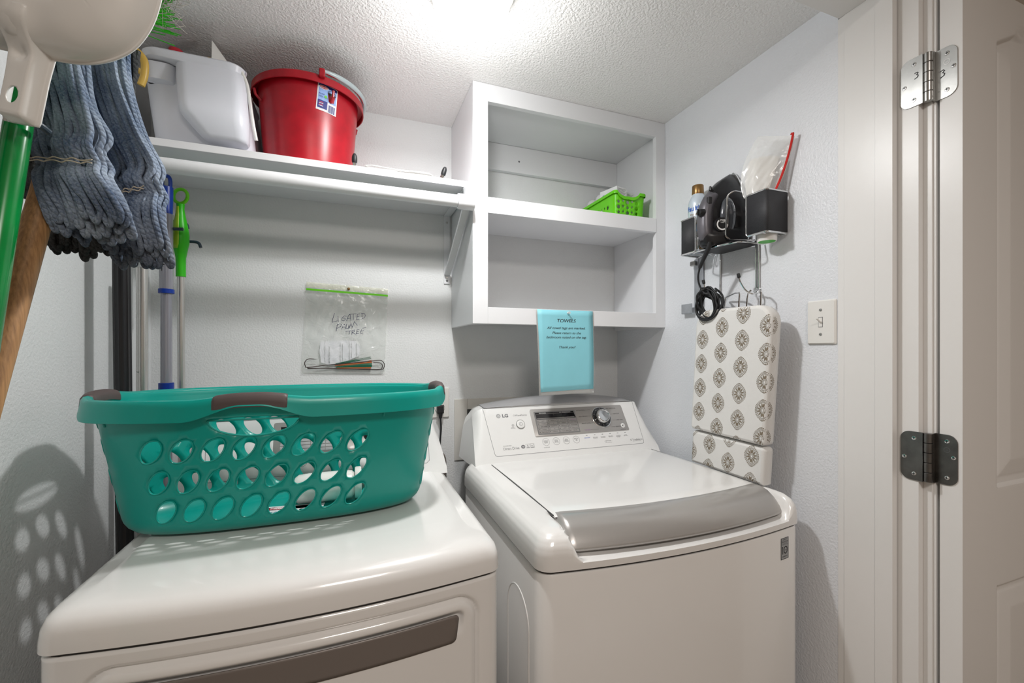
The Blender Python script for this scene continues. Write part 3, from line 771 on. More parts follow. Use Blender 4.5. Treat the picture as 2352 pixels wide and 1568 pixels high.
# ---- dryer
DX0, DX1 = -.4105, .2700
DS = (DX0, DX1, 1.335, .7475, .030, .030)
dry = thing('dryer', (-.07, 1.05, 0), 'white front-loading dryer under the teal laundry basket', 'dryer')
cov = [(.004, .8885), (.0, .8915), (.0005, .905), (.0025, .920), (.008, .932), (.018, .940), (.035, .9455), (.06, .9485), (.09, .950), (.13, .9505)]
prof = []
for i in range(len(cov)-1):
    for k in range(2): prof.append((cov[i][0]+(cov[i+1][0]-cov[i][0])*k/2, cov[i][1]+(cov[i+1][1]-cov[i][1])*k/2))
prof.append(cov[-1])
def dprof(d): # sides are steeper than the front
    return d
rings = []
for d, z in prof:
    q_ = outline(DX0+min(d, .04+(d-.04)*.2) if d > .04 else DX0+d*.7, DX1-(min(d, .04+(d-.04)*.2) if d > .04 else d*.7), 1.335, .7475+d, .030*(1-d), .030+d*.2)
    rings.append([(x, y, z) for x, y in q_])
mb = MB(); mb.grid(rings, True); fill_center(mb, rings[-1]); mb.build('top_cover', M_enamel, dry, ang=40)
MB().loft([[(x, y, z) for x, y in outline(DX0+.006, DX1-.006, 1.33, .7545, .030, .03)] for z in (.884, .889)]).build('seam_gasket', M_dark, dry)
# body sides and back
bs = outline(DX0+.003, DX1-.003, 1.331, .7505+.02, .030, .030)
MB().loft([[(x, y, z) for x, y in bs] for z in (.03, .884)]).build('cabinet_body', M_enamel, dry, ang=40)
# front panel with the recessed door and pocket
dxc = (DX0+DX1)/2; dhw = (DX1-DX0)/2
Fy = lambda x: .7505+.030*((x-dxc)/dhw)**2
dr_o = rrect(-.352, .2185, .22, .8555, .040, 10); dr_i = dr_o
def sd(x, z, x0, x1, z0, z1, r):
    cx, cz = (x0+x1)/2, (z0+z1)/2; qx = abs(x-cx)-(x1-x0)/2+r; qz = abs(z-cz)-(z1-z0)/2+r
    return math.hypot(max(qx, 0), max(qz, 0))+min(max(qx, qz), 0)-r
band_top = lambda x: .8330+.0*(x)
def gdep(x, z):
    d = sd(x, z, -.352, .2185, .22, .8575, .040)
    g = .0075*math.exp(-(d/.0042)**2)          # groove
    g += .003*sstep(.0, .012, d)*0
    if d < 0:
        g -= .004*sstep(0, .014, -d)
        # pull pocket: concave between the door top edge and the band
        e = sd(x, z, -.330, .1960, .7755, .8410, .016)
        if e < 0: g += .014*sstep(0, .014, -e)*sstep(.79, .8385, z)
    return g
xs = [DX0+.003+.030*(1-math.cos(a)) for a in [PI/2*k/6 for k in range(6)]]
xs = [DX0+.033+(DX1-DX0-.066)*k/230 for k in range(231)]
zs = [.03, .12, .19]+[.2+.006*k for k in range(90)]; zs = [z for z in zs if z < .73]+[.73+.0024*k for k in range(65) if .73+.0024*k <= .8835]
rows = []
for z in zs:
    l = [(DX0+.033-.030*math.sin(a), Fy(DX0+.033)+.030*(1-math.cos(a)), z) for a in [PI/2*(6-k)/6 for k in range(6)]]
    r = [(DX1-.033+.030*math.sin(a), Fy(DX1-.033)+.030*(1-math.cos(a)), z) for a in [PI/2*(k+1)/6 for k in range(6)]]
    rows.append(l+[(x, Fy(x)+gdep(x, z), z) for x in xs]+r)
rows.append([(p[0], p[1]+.006, .885) for p in rows[-1]])
MB().grid(rows).build('front_door_panel', M_enamel, dry, ang=60)
# gray-brown pull band
bo = quad_round([(-.318, .8330), (-.318, .7850), (.1770, .7850), (.1835, .8330)], .010, 6)
bo = [p for p in bo]
def bandpts(h):
    vs, fs = cdt(bo_d, [], .02)
    return vs, fs
def densify(P, st):
    out = []
    for i in range(len(P)):
        a = P[i]; b = P[(i+1) % len(P)]; n = max(1, int(math.hypot(b[0]-a[0], b[1]-a[1])/st))
        out += [(a[0]+(b[0]-a[0])*k/n, a[1]+(b[1]-a[1])*k/n) for k in range(n)]
    return out
bo_d = densify(bo, .012)
vs, fs = cdt(bo_d, [], .014)
MB().add([(x, Fy(x)-.0048, z) for x, z in vs], fs).build('door_pull_band', M_taupe, dry, solid=.002, ang=40)
cd = console(-.07, .340, dry)
fd = Flat(cd)
XS = -.7735
P = [(XL+XS, .1765), (.4265+XS, .022), (.434+XS, .0145), (.985+XS, .0145), (.9935+XS, .022), (XR+XS, .1765)]
fd.stroke(P+[P[0]], .0011, 0, .0003)
for k, s in enumerate(['', '', '', 'SIGNAL']):
    x = .6103+.0381*k+XS; fd.circ(x, .0482, .0128, .0007, 0); s and fd.text(s, x, .0490, .0068, 0, align='CENTER', fit=.0165, line=.8)
fd.build('printed_lettering', M_grayink, dry)
g2 = plate(cd, quad_round([(.5725+XS, .165), (.5755+XS, .0665), (.9475+XS, .0665), (.9415+XS, .165)], .006), .0012, 'display_panel', M_silver, dry, in_=.004)
plate(cd, [(.5905+XS, .151), (.5925+XS, .1275), (.7415+XS, .1275), (.738+XS, .151)], .0024, 'display_window', M_glassblack, g2)
q = Flat(cd)
for r in range(5):
    for c in range(4): q.rect(.5915+.0384*c+XS, .5915+.0384*c+.0366+XS, .0767+.0098*r, .0849+.0098*r, 0, .0021)
q.build('indicator_grid', M_bandgray, g2)
knob(cd, .8455+XS, .1220, [(.0395,.0012),(.0395,.002),(.038,.0032),(.026,.0048)], 'dial_ring', M_glassblack, dry)
knob(cd, .8455+XS, .1220, [(.0255,.004),(.0265,.006),(.0255,.017),(.0235,.0205),(0,.0205)], 'knob', M_chrome, dry)
# ------------------------------------------------------------------ teal laundry basket
BX, BYc, BZ = -.130, 1.078, .9515
def sel(a, b, th, n=2.7):
    c, s = math.cos(th), math.sin(th)
    return Vector((math.copysign(a*abs(c)**(2/n), c), math.copysign(b*abs(s)**(2/n), s), 0))
HB = .262
def wallpt(th, z, out=0):
    h = max(0, min(1, z/HB)); a, b = .283+.045*h, .106+.046*h
    if z < .034:
        k = 1-z/.034; d = .030*(1-math.sqrt(max(0, 1-k*k))); a -= d; b -= d
    p = sel(a+out, b+out, th)
    return Vector((BX+p.x, BYc+p.y, BZ+.0012+z))
TH = [PI/2+2*PI*i/720 for i in range(721)]
mid = [wallpt(t, .14) for t in TH]; ARC = [0]
for a, b in zip(mid, mid[1:]): ARC.append(ARC[-1]+(b-a).length)
PER = ARC[-1]
def th_of(s):
    s = s % PER if not (0 <= s <= PER) else s
    lo, hi = 0, 720
    while hi-lo > 1:
        m = (lo+hi)//2
        if ARC[m] <= s: lo = m
        else: hi = m
    return TH[lo]+(TH[hi]-TH[lo])*(s-ARC[lo])/(ARC[hi]-ARC[lo]+1e-12)
def s_at(x, front=True):   # arc position whose mid wall x matches on the front (or back) side
    best = min(range(721), key=lambda i: abs(mid[i].x-x)+(0 if (mid[i].y < BYc) == front else 9)); return ARC[best]
sF = s_at(-.170); sL = ARC[180]; sR = ARC[540]; sB = s_at(-.13, False)
if sB < PER/2: sB += 0
def leaf(cx, cy, a=.0262, b=.0148, rot=math.radians(50), n=28):
    out = []
    for i in range(n):
        t = 2*PI*i/n; c, s = math.cos(t), math.sin(t)
        x = a*math.copysign(abs(c)**.92, c); y = b*math.copysign(abs(s)**1.12, s)
        out.append((cx+x*math.cos(rot)-y*math.sin(rot), cy+x*math.sin(rot)+y*math.cos(rot)))
    return out
holes = []
for r, z in enumerate((.171, .112, .055)):
    for k in range(8): holes.append(leaf(sF-.1640+.0497*k+.004*(2-r)*-.6, z))
    for side in (sL-.012, sR+.012):
        for k in (-1, 0, 1): holes.append(leaf(side+.046*k, z, .021, .0135))
    for k in range(9):
        s = (.255-.0540*k)
        if s < .03 and s > -.03: s = .03 if s >= 0 else -.03
        q = s if s > 0 else PER+s
        if .03 <= q <= PER-.03: holes.append(leaf(q, z))
grip_hole = [(sF+.072*math.cos(t), .226+(.031 if math.sin(t) < 0 else .006)*math.sin(t)) for t in [2*PI*i/40 for i in range(40)]]
holes.append(grip_hole)
for sd_ in (sL, sR): holes.append([(sd_+.050*math.cos(t), .226+(.028 if math.sin(t) < 0 else .006)*math.sin(t)) for t in [2*PI*i/32 for i in range(32)]])
NS = 150
outl = [(PER*i/NS, 0) for i in range(NS+1)]+[(PER, HB*k/22) for k in range(1, 22)]+[(PER-PER*i/NS, HB) for i in range(NS+1)]+[(0, HB-HB*k/22) for k in range(1, 22)]
vs, fs = cdt(outl, holes, .0115)
bk = thing('laundry_basket', (BX, BYc, BZ), 'teal plastic laundry basket with oval holes standing on the dryer', 'basket')
mb = MB(); mb.add([wallpt(th_of(min(max(s, 0), PER)), z) for s, z in vs], fs)
fl = [wallpt(th_of(PER*i/NS), 0) for i in range(NS)]
k = len(mb.v); mb.v += fl; mb.f.append(tuple(range(k, k+NS))); mb.m.append(0)
mb.build('basket_wall', M_teal, bk, solid=.0024, ang=45, weld=True)
for h in holes[:-3]: MB().tube([wallpt(th_of(s % PER), z, .0010) for s, z in h], .0014, 6, closed=True).build('hole_lip', M_teal, bk)
for h in holes[-3:]: MB().tube([wallpt(th_of(s % PER), z, .0010) for s, z in h if z < .227], .0018, 6).build('hole_lip', M_teal, bk)
def arch_of(s):
    v = 0
    for c, w, hgt in ((sF, .078, .0085), (sL, .062, .0090), (sR, .062, .0090)):
        d = abs(s-c)
        if d < w*1.25: v = max(v, hgt*sstep(w*1.25, w*.15, d))
    return v
prof = [(-.003, -.020), (-.003, -.004), (.0, .0045), (.006, .0075), (.012, .006), (.0155, .001), (.0165, -.008), (.0195, -.031), (.0180, -.0318), (.0145, -.009), (.010, .0015), (.004, .002), (0, -.004), (-.001, -.020)]
rows = []
for i in range(361):
    s = PER*i/360; th = th_of(s); ar = arch_of(s); row = []
    for o_, dz in prof:
        p = wallpt(th, HB, o_)
        # skirt is cut back beneath each grip
        zz = dz*(1-.55*ar/.0085) if dz < -.02 and o_ > .01 else dz
        if o_ <= 0 and dz <= -.02: zz = dz+ar*.9
        row.append(Vector((p.x, p.y, BZ+.0012+HB-.002+zz+ar)))
    rows.append(row)
lp = MB(); lp.grid(rows, True); lp.build('rim', M_teal, bk, ang=40, weld=True)
for c, w in ((sF, .0575), (sL, .046), (sR, .046)):
    rows = []
    pr_ = [(-.0045, -.012), (-.0042, -.002), (-.001, .0062), (.006, .0093), (.013, .0075), (.0172, .001), (.0180, -.008), (.0188, -.0165), (.0165, -.0175), (.0150, -.009), (.010, -.002), (.0, -.0035), (-.0018, -.012)]
    N = 30
    for i in range(N+1):
        t = -1+2*i/N; s = c+w*t; th = th_of(s); ar = arch_of(s); e = 1-.45*max(0, (abs(t)-.9)/.1)**2
        row = []
        for o_, dz in pr_:
            p = wallpt(th, HB, .007+(o_-.007)*e); row.append(Vector((p.x, p.y, BZ+.0012+HB-.002+(dz+.004)*e-.004+ar+.0006)))
        rows.append(row)
    g = MB(); g.grid(rows, True, caps=True); o = g.build('grip', M_tealgrip, bk, ang=50, weld=True); o['label'] = 'brown-gray rubber grip'
for s in (sF-.245, sF+.225): # small ribs under the rim
    a = th_of(s); MB().tube([wallpt(a, HB-.01, .004), wallpt(a, HB-.028, .003), wallpt(a, HB-.045, .001)], .0022, 8).build('rib', M_teal, bk)
# things in the basket
FZ = BZ+.0012+.0030
lb = thing('basket_label', (-.13, 1.06, FZ), 'printed cardboard product label lying on the basket floor', 'label')
R = Matrix.Rotation(math.radians(-6), 3, 'Z')
def lf(x, y, l=0): p = R @ Vector((x, y, 0)); return (-.128+p.x, 1.052+p.y, FZ+.0006+l)
MB().add([lf(-.068,-.036), lf(.068,-.036), lf(.068,.042), lf(-.068,.042)], [(0,1,2,3)]).build('card', M_paper, lb, solid=.0006, smooth=False)
q = Flat(lf)
q.rect(-.062, .062, .018, .036, 0); q.poly(ellipse(-.022, .027, .024, .0075), 1, .0006); q.poly(ellipse(-.022, .027, .0215, .0058), 2, .0008); q.text('Sterilite', -.0395, .0235, .0105, 1, .001, fit=.034)
q.text('Ultra\nHipHold', -.058, .000, .017, 0, line=.85); q.rect(.02, .062, -.03, .014, 3)
q.build('print', [mat('navy_ink', (.02,.03,.22), .5, vary=.05), M_redink, M_whiteink, mat('photo_patch', (.10,.08,.04), .5, vary=.5, vscale=60)], lb)
bo_ = thing('plastic_bottle', (-.035, 1.10, FZ), 'white plastic bottle lying on its side in the basket', 'bottle')
MB().lathe([(0, -.112), (.026, -.110), (.032, -.102), (.0335, -.08), (.0335, .0), (.032, .012), (.026, .018), (.026, .020)], (-.01, 1.10, FZ+.034), 32, axis='x').build('bottle_body', M_white, bo_)
MB().lathe([(.024, .018), (.036, .019), (.0375, .022), (.0375, .030), (.036, .033), (.030, .034), (.028, .030)], (-.01, 1.10, FZ+.036), 32, axis='x').build('collar', M_white, bo_)
MB().lathe([(.028, .030), (.020, .034), (.006, .048), (0, .049)], (-.01, 1.10, FZ+.036), 24, axis='x').build('spout', M_taupe, bo_)

# ------------------------------------------------------------------ red bucket on the shelf
SZ = 1.8312
rb = thing('bucket', (-.117, 1.445, SZ), 'red round plastic bucket with a blue label on the long shelf', 'bucket')
c = (-.117, 1.443, SZ)
MB().lathe([(0, .004), (.112, .004), (.116, .0005), (.119, .002), (.121, .02), (.1375, .232), (.1415, .236), (.150, .2365), (.1535, .233), (.1545, .213), (.1520, .2125), (.1505, .229), (.143, .231), (.1345, .230), (.1175, .02), (.1130, .008), (0, .008)], c, 72).build('bucket_body', M_red, rb, ang=40)
for a in (-62, 28, 118, 208):
    a = math.radians(a); MB().tube([(c[0]+math.cos(a)*r, c[1]+math.sin(a)*r, SZ+z) for r, z in ((.1525, .205), (.149, .19), (.1345, .178))], .0035, 8).build('rib', M_red, rb)
A = [math.radians(-72+4*k) for k in range(26)]
MB().tube([(c[0]+.1555*math.cos(a), c[1]+.1555*math.sin(a), SZ+.246+.002*math.sin((a-A[0])/(A[-1]-A[0])*PI)) for a in A], lambda t: .0078*(1-.35*abs(2*t-1)**3), 14).build('handle_grip', mat('pale_blue_gray_plastic', (.42,.50,.52), .3, coat=.3, bump=(900,.02,.0003)), rb)
A = [math.radians(-70+4*k) for k in range(60)]
MB().tube([(c[0]+.1555*math.cos(a), c[1]+.1555*math.sin(a), SZ+.2435) for a in A], .0035, 10).build('bail', M_red, rb)
MB().box(-.082, -.066, 1.283, 1.300, SZ+.225, SZ+.249).build('handle_lug', M_red, rb, bevel=.004)
def rl(x, z, l=0):   # label surface: x along the arc, z height above shelf
    r = .121+(.0165*(z-.02)/.212)+.0007+l; a = math.radians(-90+24)+x/r
    return (c[0]+r*math.cos(a), c[1]+r*math.sin(a), SZ+z)
def lab(x, z, l=0, tilt=-.06): return rl(x*math.cos(tilt)-z*math.sin(tilt), .180+x*math.sin(tilt)+z*math.cos(tilt), l)
L_ = MB(); L_.grid([[lab(-.028+.056*i/12, -.032+.074*j/8) for i in range(13)] for j in range(9)]); lbo = L_.build('label', M_paper, rb)
q = Flat(lab)
def patch(x0, x1, z0, z1, mi, lift):
    for i in range(8):
        a = x0+(x1-x0)*i/8; b_ = x0+(x1-x0)*(i+1)/8; q.rect(a, b_, z0, z1, mi, lift)
patch(-.025, .025, -.004, .040, 1, .0004); patch(-.025, .025, .0325, .040, 0, .0006); patch(-.025, .001, -.026, -.004, 0, .0005)
q.poly(ellipse(-.012, .0315, .013, .0052), 2, .0009); q.poly(ellipse(-.012, .0315, .0112, .0038), 3, .0011); q.text('Sterilite', -.0215, .0292, .0066, 2, .0013, fit=.019)
q.poly([(.004,-.001),(.018,-.001),(.022,.020),(.000,.020)], 4, .0009); q.poly(ellipse(.011, .020, .011, .0035), 5, .0011); q.ring(ellipse(.011,.022,.012,.009,20), ellipse(.011,.022,.0108,.0078,20), 5, .0008)
q.poly(ellipse(-.005, .008, .004, .004, 12), 6, .0009)
q.text('10 Qt. / 9.5 L', -.0235, .0035, .0062, 0, .0009, fit=.024); q.text('BUCKET', -.0235, .011, .0055, 0, .0009, fit=.015)
for r_ in range(4): q.rect(-.022, -.010, -.010-.0035*r_, -.0085-.0035*r_, 2 if r_ % 2 else 3, .0009)
for i in range(9): q.rect(.004+.0022*i, .0048+.0022*i+(.0006 if i % 3 else 0), -.030, -.010, 0, .0006)
q.build('print', [mat('navy_ink', (.02,.03,.22), .5), mat('sky_print', (.28,.44,.80), .5, vary=.15, vscale=60), M_whiteink, M_redink, M_red, M_ink, M_lime], lbo)

# ------------------------------------------------------------------ white wringer bucket on the shelf
wb = thing('wringer_bucket', (-.34, 1.44, SZ), 'white plastic mop wringer bucket at the left end of the long shelf', 'bucket')
def rr3(x0, x1, y0, y1, r, z, n=7): return [(x, y, z) for x, y in rrect(x0, x1, y0, y1, r, n)]
tub = MB()
R_ = [(0, .035, .030, 0), (.004, .012, .035, 0), (.02, .004, .04, 0), (.10, -.002, .045, 0), (.195, -.008, .05, 0), (.205, -.014, .055, 0)]
rings = []
def tubring(ins, r, z, lean=0): return rr3(-.475+ins-.01*z/.2, -.241-ins-.040*z/.2, 1.325+ins, 1.575-ins, r, SZ+z)
for z, ins, r, _ in R_: rings.append(tubring(ins, r, z))
rings.append(tubring(-.009, .052, .209)); rings.append(tubring(.0, .045, .207)); rings.append(tubring(.008, .04, .10)); rings.append(tubring(.016, .03, .012))
tub.grid(rings, True); tub.f.append(tuple(range(len(rings[0])))[::-1]); tub.m.append(0)
k = len(tub.v)-len(rings[-1]); tub.f.append(tuple(range(k, k+len(rings[-1])))); tub.m.append(0)
tub.build('tub', M_lav, wb, ang=45)
# front pocket, hanging over the shelf edge, curved profile
pk = MB(); rings = []
for z, x0, x1, y0, r in ((.215, -.478, -.262, 1.285, .035), (.210, -.482, -.258, 1.280, .038), (.196, -.478, -.262, 1.284, .036), (.192, -.412, -.260, 1.283, .030), (.15, -.408, -.256, 1.276, .030), (.085, -.402, -.252, 1.270, .030), (.070, -.398, -.251, 1.270, .030), (.058, -.388, -.251, 1.272, .030), (.024, -.358, -.252, 1.282, .026), (.018, -.350, -.256, 1.287, .022), (.016, -.340, -.264, 1.294, .016)):
    rings.append(rr3(x0, x1, y0, 1.345, r, SZ+z))
pk.loft(rings); pk.build('front_pocket', M_lav, wb, ang=40)
rc = MB(); rings = []
for z, x0, x1, y0, r in ((.190, -.478, -.414, 1.302, .02), (.150, -.476, -.416, 1.305, .02), (.146, -.474, -.418, 1.315, .015)):
    rings.append(rr3(x0, x1, y0, 1.34, r, SZ+z))
rc.loft(rings); rc.build('grip_recess', M_lav, wb, ang=40)
MB().tube(crom([(-.268, 1.302, SZ+.205), (-.256, 1.306, SZ+.175), (-.250, 1.31, SZ+.13), (-.244, 1.315, SZ+.08), (-.238, 1.325, SZ+.04)]), .0045, 10).build('bail', M_white, wb)
MB().tube(crom([(-.492, 1.252, SZ+.165), (-.474, 1.250, SZ+.178), (-.455, 1.250, SZ+.158), (-.455, 1.252, SZ+.125), (-.462, 1.254, SZ+.100)]), lambda t: .0085-.001*t, 12).build('lever_grip', M_yellow, wb)
MB().tube(crom([(-.492, 1.252, SZ+.165), (-.490, 1.27, SZ+.16), (-.475, 1.33, SZ+.155)]), .006, 10).build('lever_arm', M_yellow, wb)
MB().box(-.372, -.358, 1.40, 1.43, SZ+.10, SZ+.285).box(-.322, -.312, 1.40, 1.43, SZ+.10, SZ+.272).build('wringer_post', M_yellow, wb, bevel=.006)
MB().add([(-.352,1.36,SZ+.12),(-.350,1.36,SZ+.31),(-.262,1.42,SZ+.20),(-.262,1.42,SZ+.12),(-.345,1.40,SZ+.12),(-.344,1.385,SZ+.305)], [(0,3,2,1),(4,5,2,3),(0,1,5,4),(1,2,5)]).build('plastic_bag_', M_white, None, loc=(-.32,1.39,SZ+.12), bevel=.003)
bg = bpy.data.objects['plastic_bag_']; bg.name = 'plastic_bag'; tag(bg, 'folded white plastic bag sticking up out of the white wringer bucket', 'bag')
sb = thing('spray_bottle', (-.44, 1.40, SZ+.02), 'white and red bottle top behind the broom inside the wringer bucket', 'bottle')
MB().lathe([(0, 0), (.024, 0), (.026, .01), (.026, .19), (.015, .225), (.014, .24)], (-.44, 1.40, SZ+.02), 20).build('bottle_body', M_white, sb)
MB().lathe([(.015, .238), (.017, .24), (.016, .262), (.0, .264)], (-.44, 1.40, SZ+.02), 20).build('cap', M_redink, sb)

# ------------------------------------------------------------------ small things along the shelf edge
for i, (x, lean, lbl) in enumerate(((.0095, .0, 'black ribbed rubber tip on a chrome stub on the shelf edge, beside the red bucket'), (.2590, .010, 'black ribbed rubber tip on a chrome stub on the shelf edge, near the cabinet'))):
    t_ = thing('rubber_tipped_peg', (x, 1.303, SZ), lbl, 'peg', 'rubber tipped pegs on the shelf edge')
    MB().tube([(x, 1.304, SZ+.0006), (x+lean*.3, 1.302, SZ+.009)], .0062, 16).build('stub', M_chrome, t_)
    P = [(x+lean*(.3+.7*k/8), 1.302-.003*k/8, SZ+.008+.026*k/8) for k in range(9)]
    MB().tube(P, [.0062, .0070, .0074, .0074, .0073, .0070, .0064, .0052, .003], 16).build('rubber_tip', M_rubber, t_)
P = [(.040,1.2965,SZ+.003),(.060,1.2945,SZ+.006),(.10,1.294,SZ+.004),(.15,1.2945,SZ+.004),(.20,1.295,SZ+.006),(.225,1.297,SZ+.004),(.229,1.300,SZ+.0025),(.215,1.301,SZ+.0022),(.17,1.300,SZ+.0022),(.12,1.302,SZ+.0022),(.07,1.305,SZ+.0022),(.043,1.302,SZ+.0022)]
tag(MB().tube(crom(P, 6, closed=True), .0017, 8, closed=True).build('cord_loop', M_white, None, loc=(.13,1.30,SZ)), 'long thin white cord loop lying on the shelf edge', 'cord')

# ------------------------------------------------------------------ green bin with light bulbs in the cabinet
GX0, GX1, GY0, GY1, GZ = .908, 1.030, 1.345, 1.590, 1.7765
gb = thing('plastic_bin', (.96, 1.46, GZ), 'bright green perforated plastic bin on the cabinet shelf', 'bin')
wS = [GX1-GX0, GY1-GY0]; per = [0, wS[0], wS[0]+wS[1], 2*wS[0]+wS[1], 2*wS[0]+2*wS[1]]
GH = .112
def gpt(s, z, out=0):
    fl = .008*z/GH+out
    x0, x1, y0, y1 = GX0-fl, GX1+fl*.4, GY0-fl, GY1+fl*.3
    s = s % per[4]
    # rounded rectangle by superellipse-free corner clamp
    P = rrect(x0, x1, y0, y1, .014, 6)
    return P
def gwall(s, z, out=0):
    P = gpt(s, z, out); n = len(P); L = [0]
    for i in range(n): L.append(L[-1]+math.hypot(P[(i+1) % n][0]-P[i][0], P[(i+1) % n][1]-P[i][1]))
    t = (s/per[4]) % 1*L[-1]
    for i in range(n):
        if L[i] <= t <= L[i+1]+1e-9:
            f_ = (t-L[i])/(L[i+1]-L[i]+1e-12); a = P[i]; b_ = P[(i+1) % n]
            return Vector((a[0]+(b_[0]-a[0])*f_, a[1]+(b_[1]-a[1])*f_, GZ+.001+z))
# s runs: right-back corner, back side, left side (back to front), front side, right side
per_t = per[4]; sBack0 = 0; sLeft0 = wS[0]; sFront0 = wS[0]+wS[1]; sRight0 = 2*wS[0]+wS[1]
def topz(s):
    u = s-sFront0
    if 0.02 < u < wS[0]-.012: 
        t = (u-.02)/(wS[0]-.032); return GH-.022*math.sin(PI*t)**.6+.004*math.sin(PI*t*2)**2*0+.004*math.exp(-((t-.5)/.15)**2)
    return GH
hs = []
for c_ in range(5):
    for r_ in range(4):
        rad = (.0066, .0040, .0052, .0036)[(c_+r_*2) % 4]
        hs.append(ellipse(sFront0+.022+.0195*c_, .018+.019*r_+(.004 if c_ % 2 else 0), rad, rad, 14))
for c_ in range(9):
    for r_ in range(3):
        rad = (.0066, .0040, .0052, .0036)[(c_+r_*2) % 4]
        hs.append(ellipse(sLeft0+.045+.0205*c_, .022+.021*r_+(.004 if c_ % 2 else 0), rad, rad, 14))
ns = 120
ol = [(per_t*i/ns, 0) for i in range(ns+1)]+[(per_t, GH*k/8) for k in range(1, 8)]+[(per_t*(1-i/ns), topz(per_t*(1-i/ns))) for i in range(ns+1)]+[(0, GH-GH*k/8) for k in range(1, 8)]
vs, fs = cdt(ol, hs, .009)
mb = MB(); mb.add([gwall(s, z) for s, z in vs], fs)
k = len(mb.v); fl_ = [gwall(per_t*i/40, 0) for i in range(40)]; mb.v += fl_; mb.f.append(tuple(range(k, k+40))); mb.m.append(0)
mb.build('bin_wall', M_lime, gb, solid=.0016, ang=50, weld=True)
rows = []
for i in range(161):
    s = per_t*i/160; z = topz(s % per_t)
    rows.append([gwall(s, z, o_)+Vector((0, 0, dz)) for o_, dz in ((-.0015, -.002), (.001, .001), (.006, .001), (.007, -.001), (.0065, -.010), (.0055, -.010), (.0055, -.001), (.0015, -.002))])
MB().grid(rows, True).build('rim', M_lime, gb, ang=50)
def carton(x, y, z, w, d, h, rot, tilt, lbl, texts):
    t_ = thing('light_bulb_carton', (x, y, z), lbl, 'box', 'light bulb cartons in the green bin')
    M_ = Matrix.Translation((x, y, z)) @ Matrix.Rotation(math.radians(rot), 4, 'Z') @ Matrix.Rotation(math.radians(tilt), 4, 'X')
    m = MB().box(-w/2, w/2, 0, d, 0, h); m.map(lambda p: M_ @ p); m.build('carton', M_paper, t_, bevel=.0006)
    f1 = Flat(lambda a, b_, l: M_ @ Vector((a, -l, b_))); f2 = Flat(lambda a, b_, l: M_ @ Vector((-w/2-l, -a, b_)))
    for r_ in range(7): f1.rect(-w/2+.004, w/2-.006-.004*(r_ % 3), h-.008-.0042*r_, h-.0068-.0042*r_, 1 if r_ < 4 else 2)
    f1.build('small_print', [M_blueink, M_grayink, M_purple], t_)
    if texts:
        f2.text('soft white', -.046, h-.022, .011, 0, fit=.034); f2.circ(-.066, h-.026, .0085, .002, 0); f2.text('GE', -.0705, h-.0295, .009, 0, fit=.009); f2.rect(-.036, -.004, h-.040, h-.030, 0)
        f2.build('logo_print', [M_blueink], t_)
carton(.950, 1.368, GZ+.020, .054, .085, .122, 14, 0, 'white light bulb carton with blue logo, left one in the green bin', True)
carton(1.004, 1.390, GZ+.020, .042, .085, .114, 10, 0, 'white light bulb carton behind the bin rim, right one in the green bin', False)
for i, (x, y, z, lbl) in enumerate(((.957, 1.515, GZ+.140, 'round frosted white light bulb in the green bin, nearer the cartons'), (.948, 1.566, GZ+.132, 'round frosted white light bulb at the back of the green bin'))):
    t_ = thing('light_bulb', (x, y, z-.05), lbl, 'light bulb', 'frosted bulbs in the green bin')
    MB().lathe([(0, .0275)]+[(.0275*math.sin(a), .0275*math.cos(a)) for a in [PI*.1*k for k in range(1, 8)]]+[(.016, -.026), (.0135, -.036)], (x, y, z), 28).build('bulb_glass', mat('frosted_bulb', (.78,.78,.80), .15, coat=.8, vary=.02), t_)
    MB().lathe([(.0135, -.036), (.0132, -.058), (.006, -.062), (0, -.063)], (x, y, z), 20).build('screw_base', M_alu, t_)
    MB()
tag(MB().box(.925, 1.022, 1.452, 1.580, GZ+.0025, GZ+.068).build('light_bulb_carton', M_paper, None, bevel=.001, loc=(.97,1.52,GZ+.0025)), 'plain white carton at the bottom of the green bin, under the bulbs', 'box', 'light bulb cartons in the green bin')

# ------------------------------------------------------------------ blue towel notice pinned to the cabinet
nt_ = thing('notice', (.675, 1.292, 1.30), 'light blue laminated towel notice hanging from the cabinet edge', 'notice')
def np_(x, z, l=0):
    cv = .004*math.sin((1.44-z)/.28*PI)*(1 if z < 1.39 else .3); return (x+.003*(1.44-z), 1.2925-l-cv-.0025*abs((x-.675)/.1)**2*sstep(1.42, 1.2, z), z)
def sheet(x0, x1, z0, z1, lift, name, m, bot=0):
    mb = MB(); mb.grid([[np_(x0+(x1-x0)*i/10+(.010*(1-j/14) if i == 0 and bot else 0), z0+(z1-z0)*j/14+(bot*(i/10)*(1-j/14)), lift) for i in range(11)] for j in range(15)]); return mb.build(name, m, nt_, solid=.0003)
sheet(.5660, .7820, 1.1590, 1.4425, .0000, 'laminate', M_lamin, .004)
sheet(.5710, .7790, 1.1705, 1.4425, .0006, 'paper', M_paper_blue, .006)
q = Flat(lambda x, z, l: np_(x, z, .00095))
q.text('TOWELS', .6765, 1.4010, .0170, 0, shear=.2, align='CENTER', fit=.070, bold=.0002); q.rect(.642, .7115, 1.3965, 1.3975, 0)
for t_, z, w_ in (('All towel tags are marked.', 1.3790, .144), ('Please return to the', 1.3625, .108), ('bathroom noted on the tag.', 1.3480, .150), ('Thank you!', 1.3150, .062)):
    q.text(t_, .6765, z, .0112, 0, shear=.35, align='CENTER', fit=w_, bold=.0001)
q.build('lettering', M_ink, nt_)
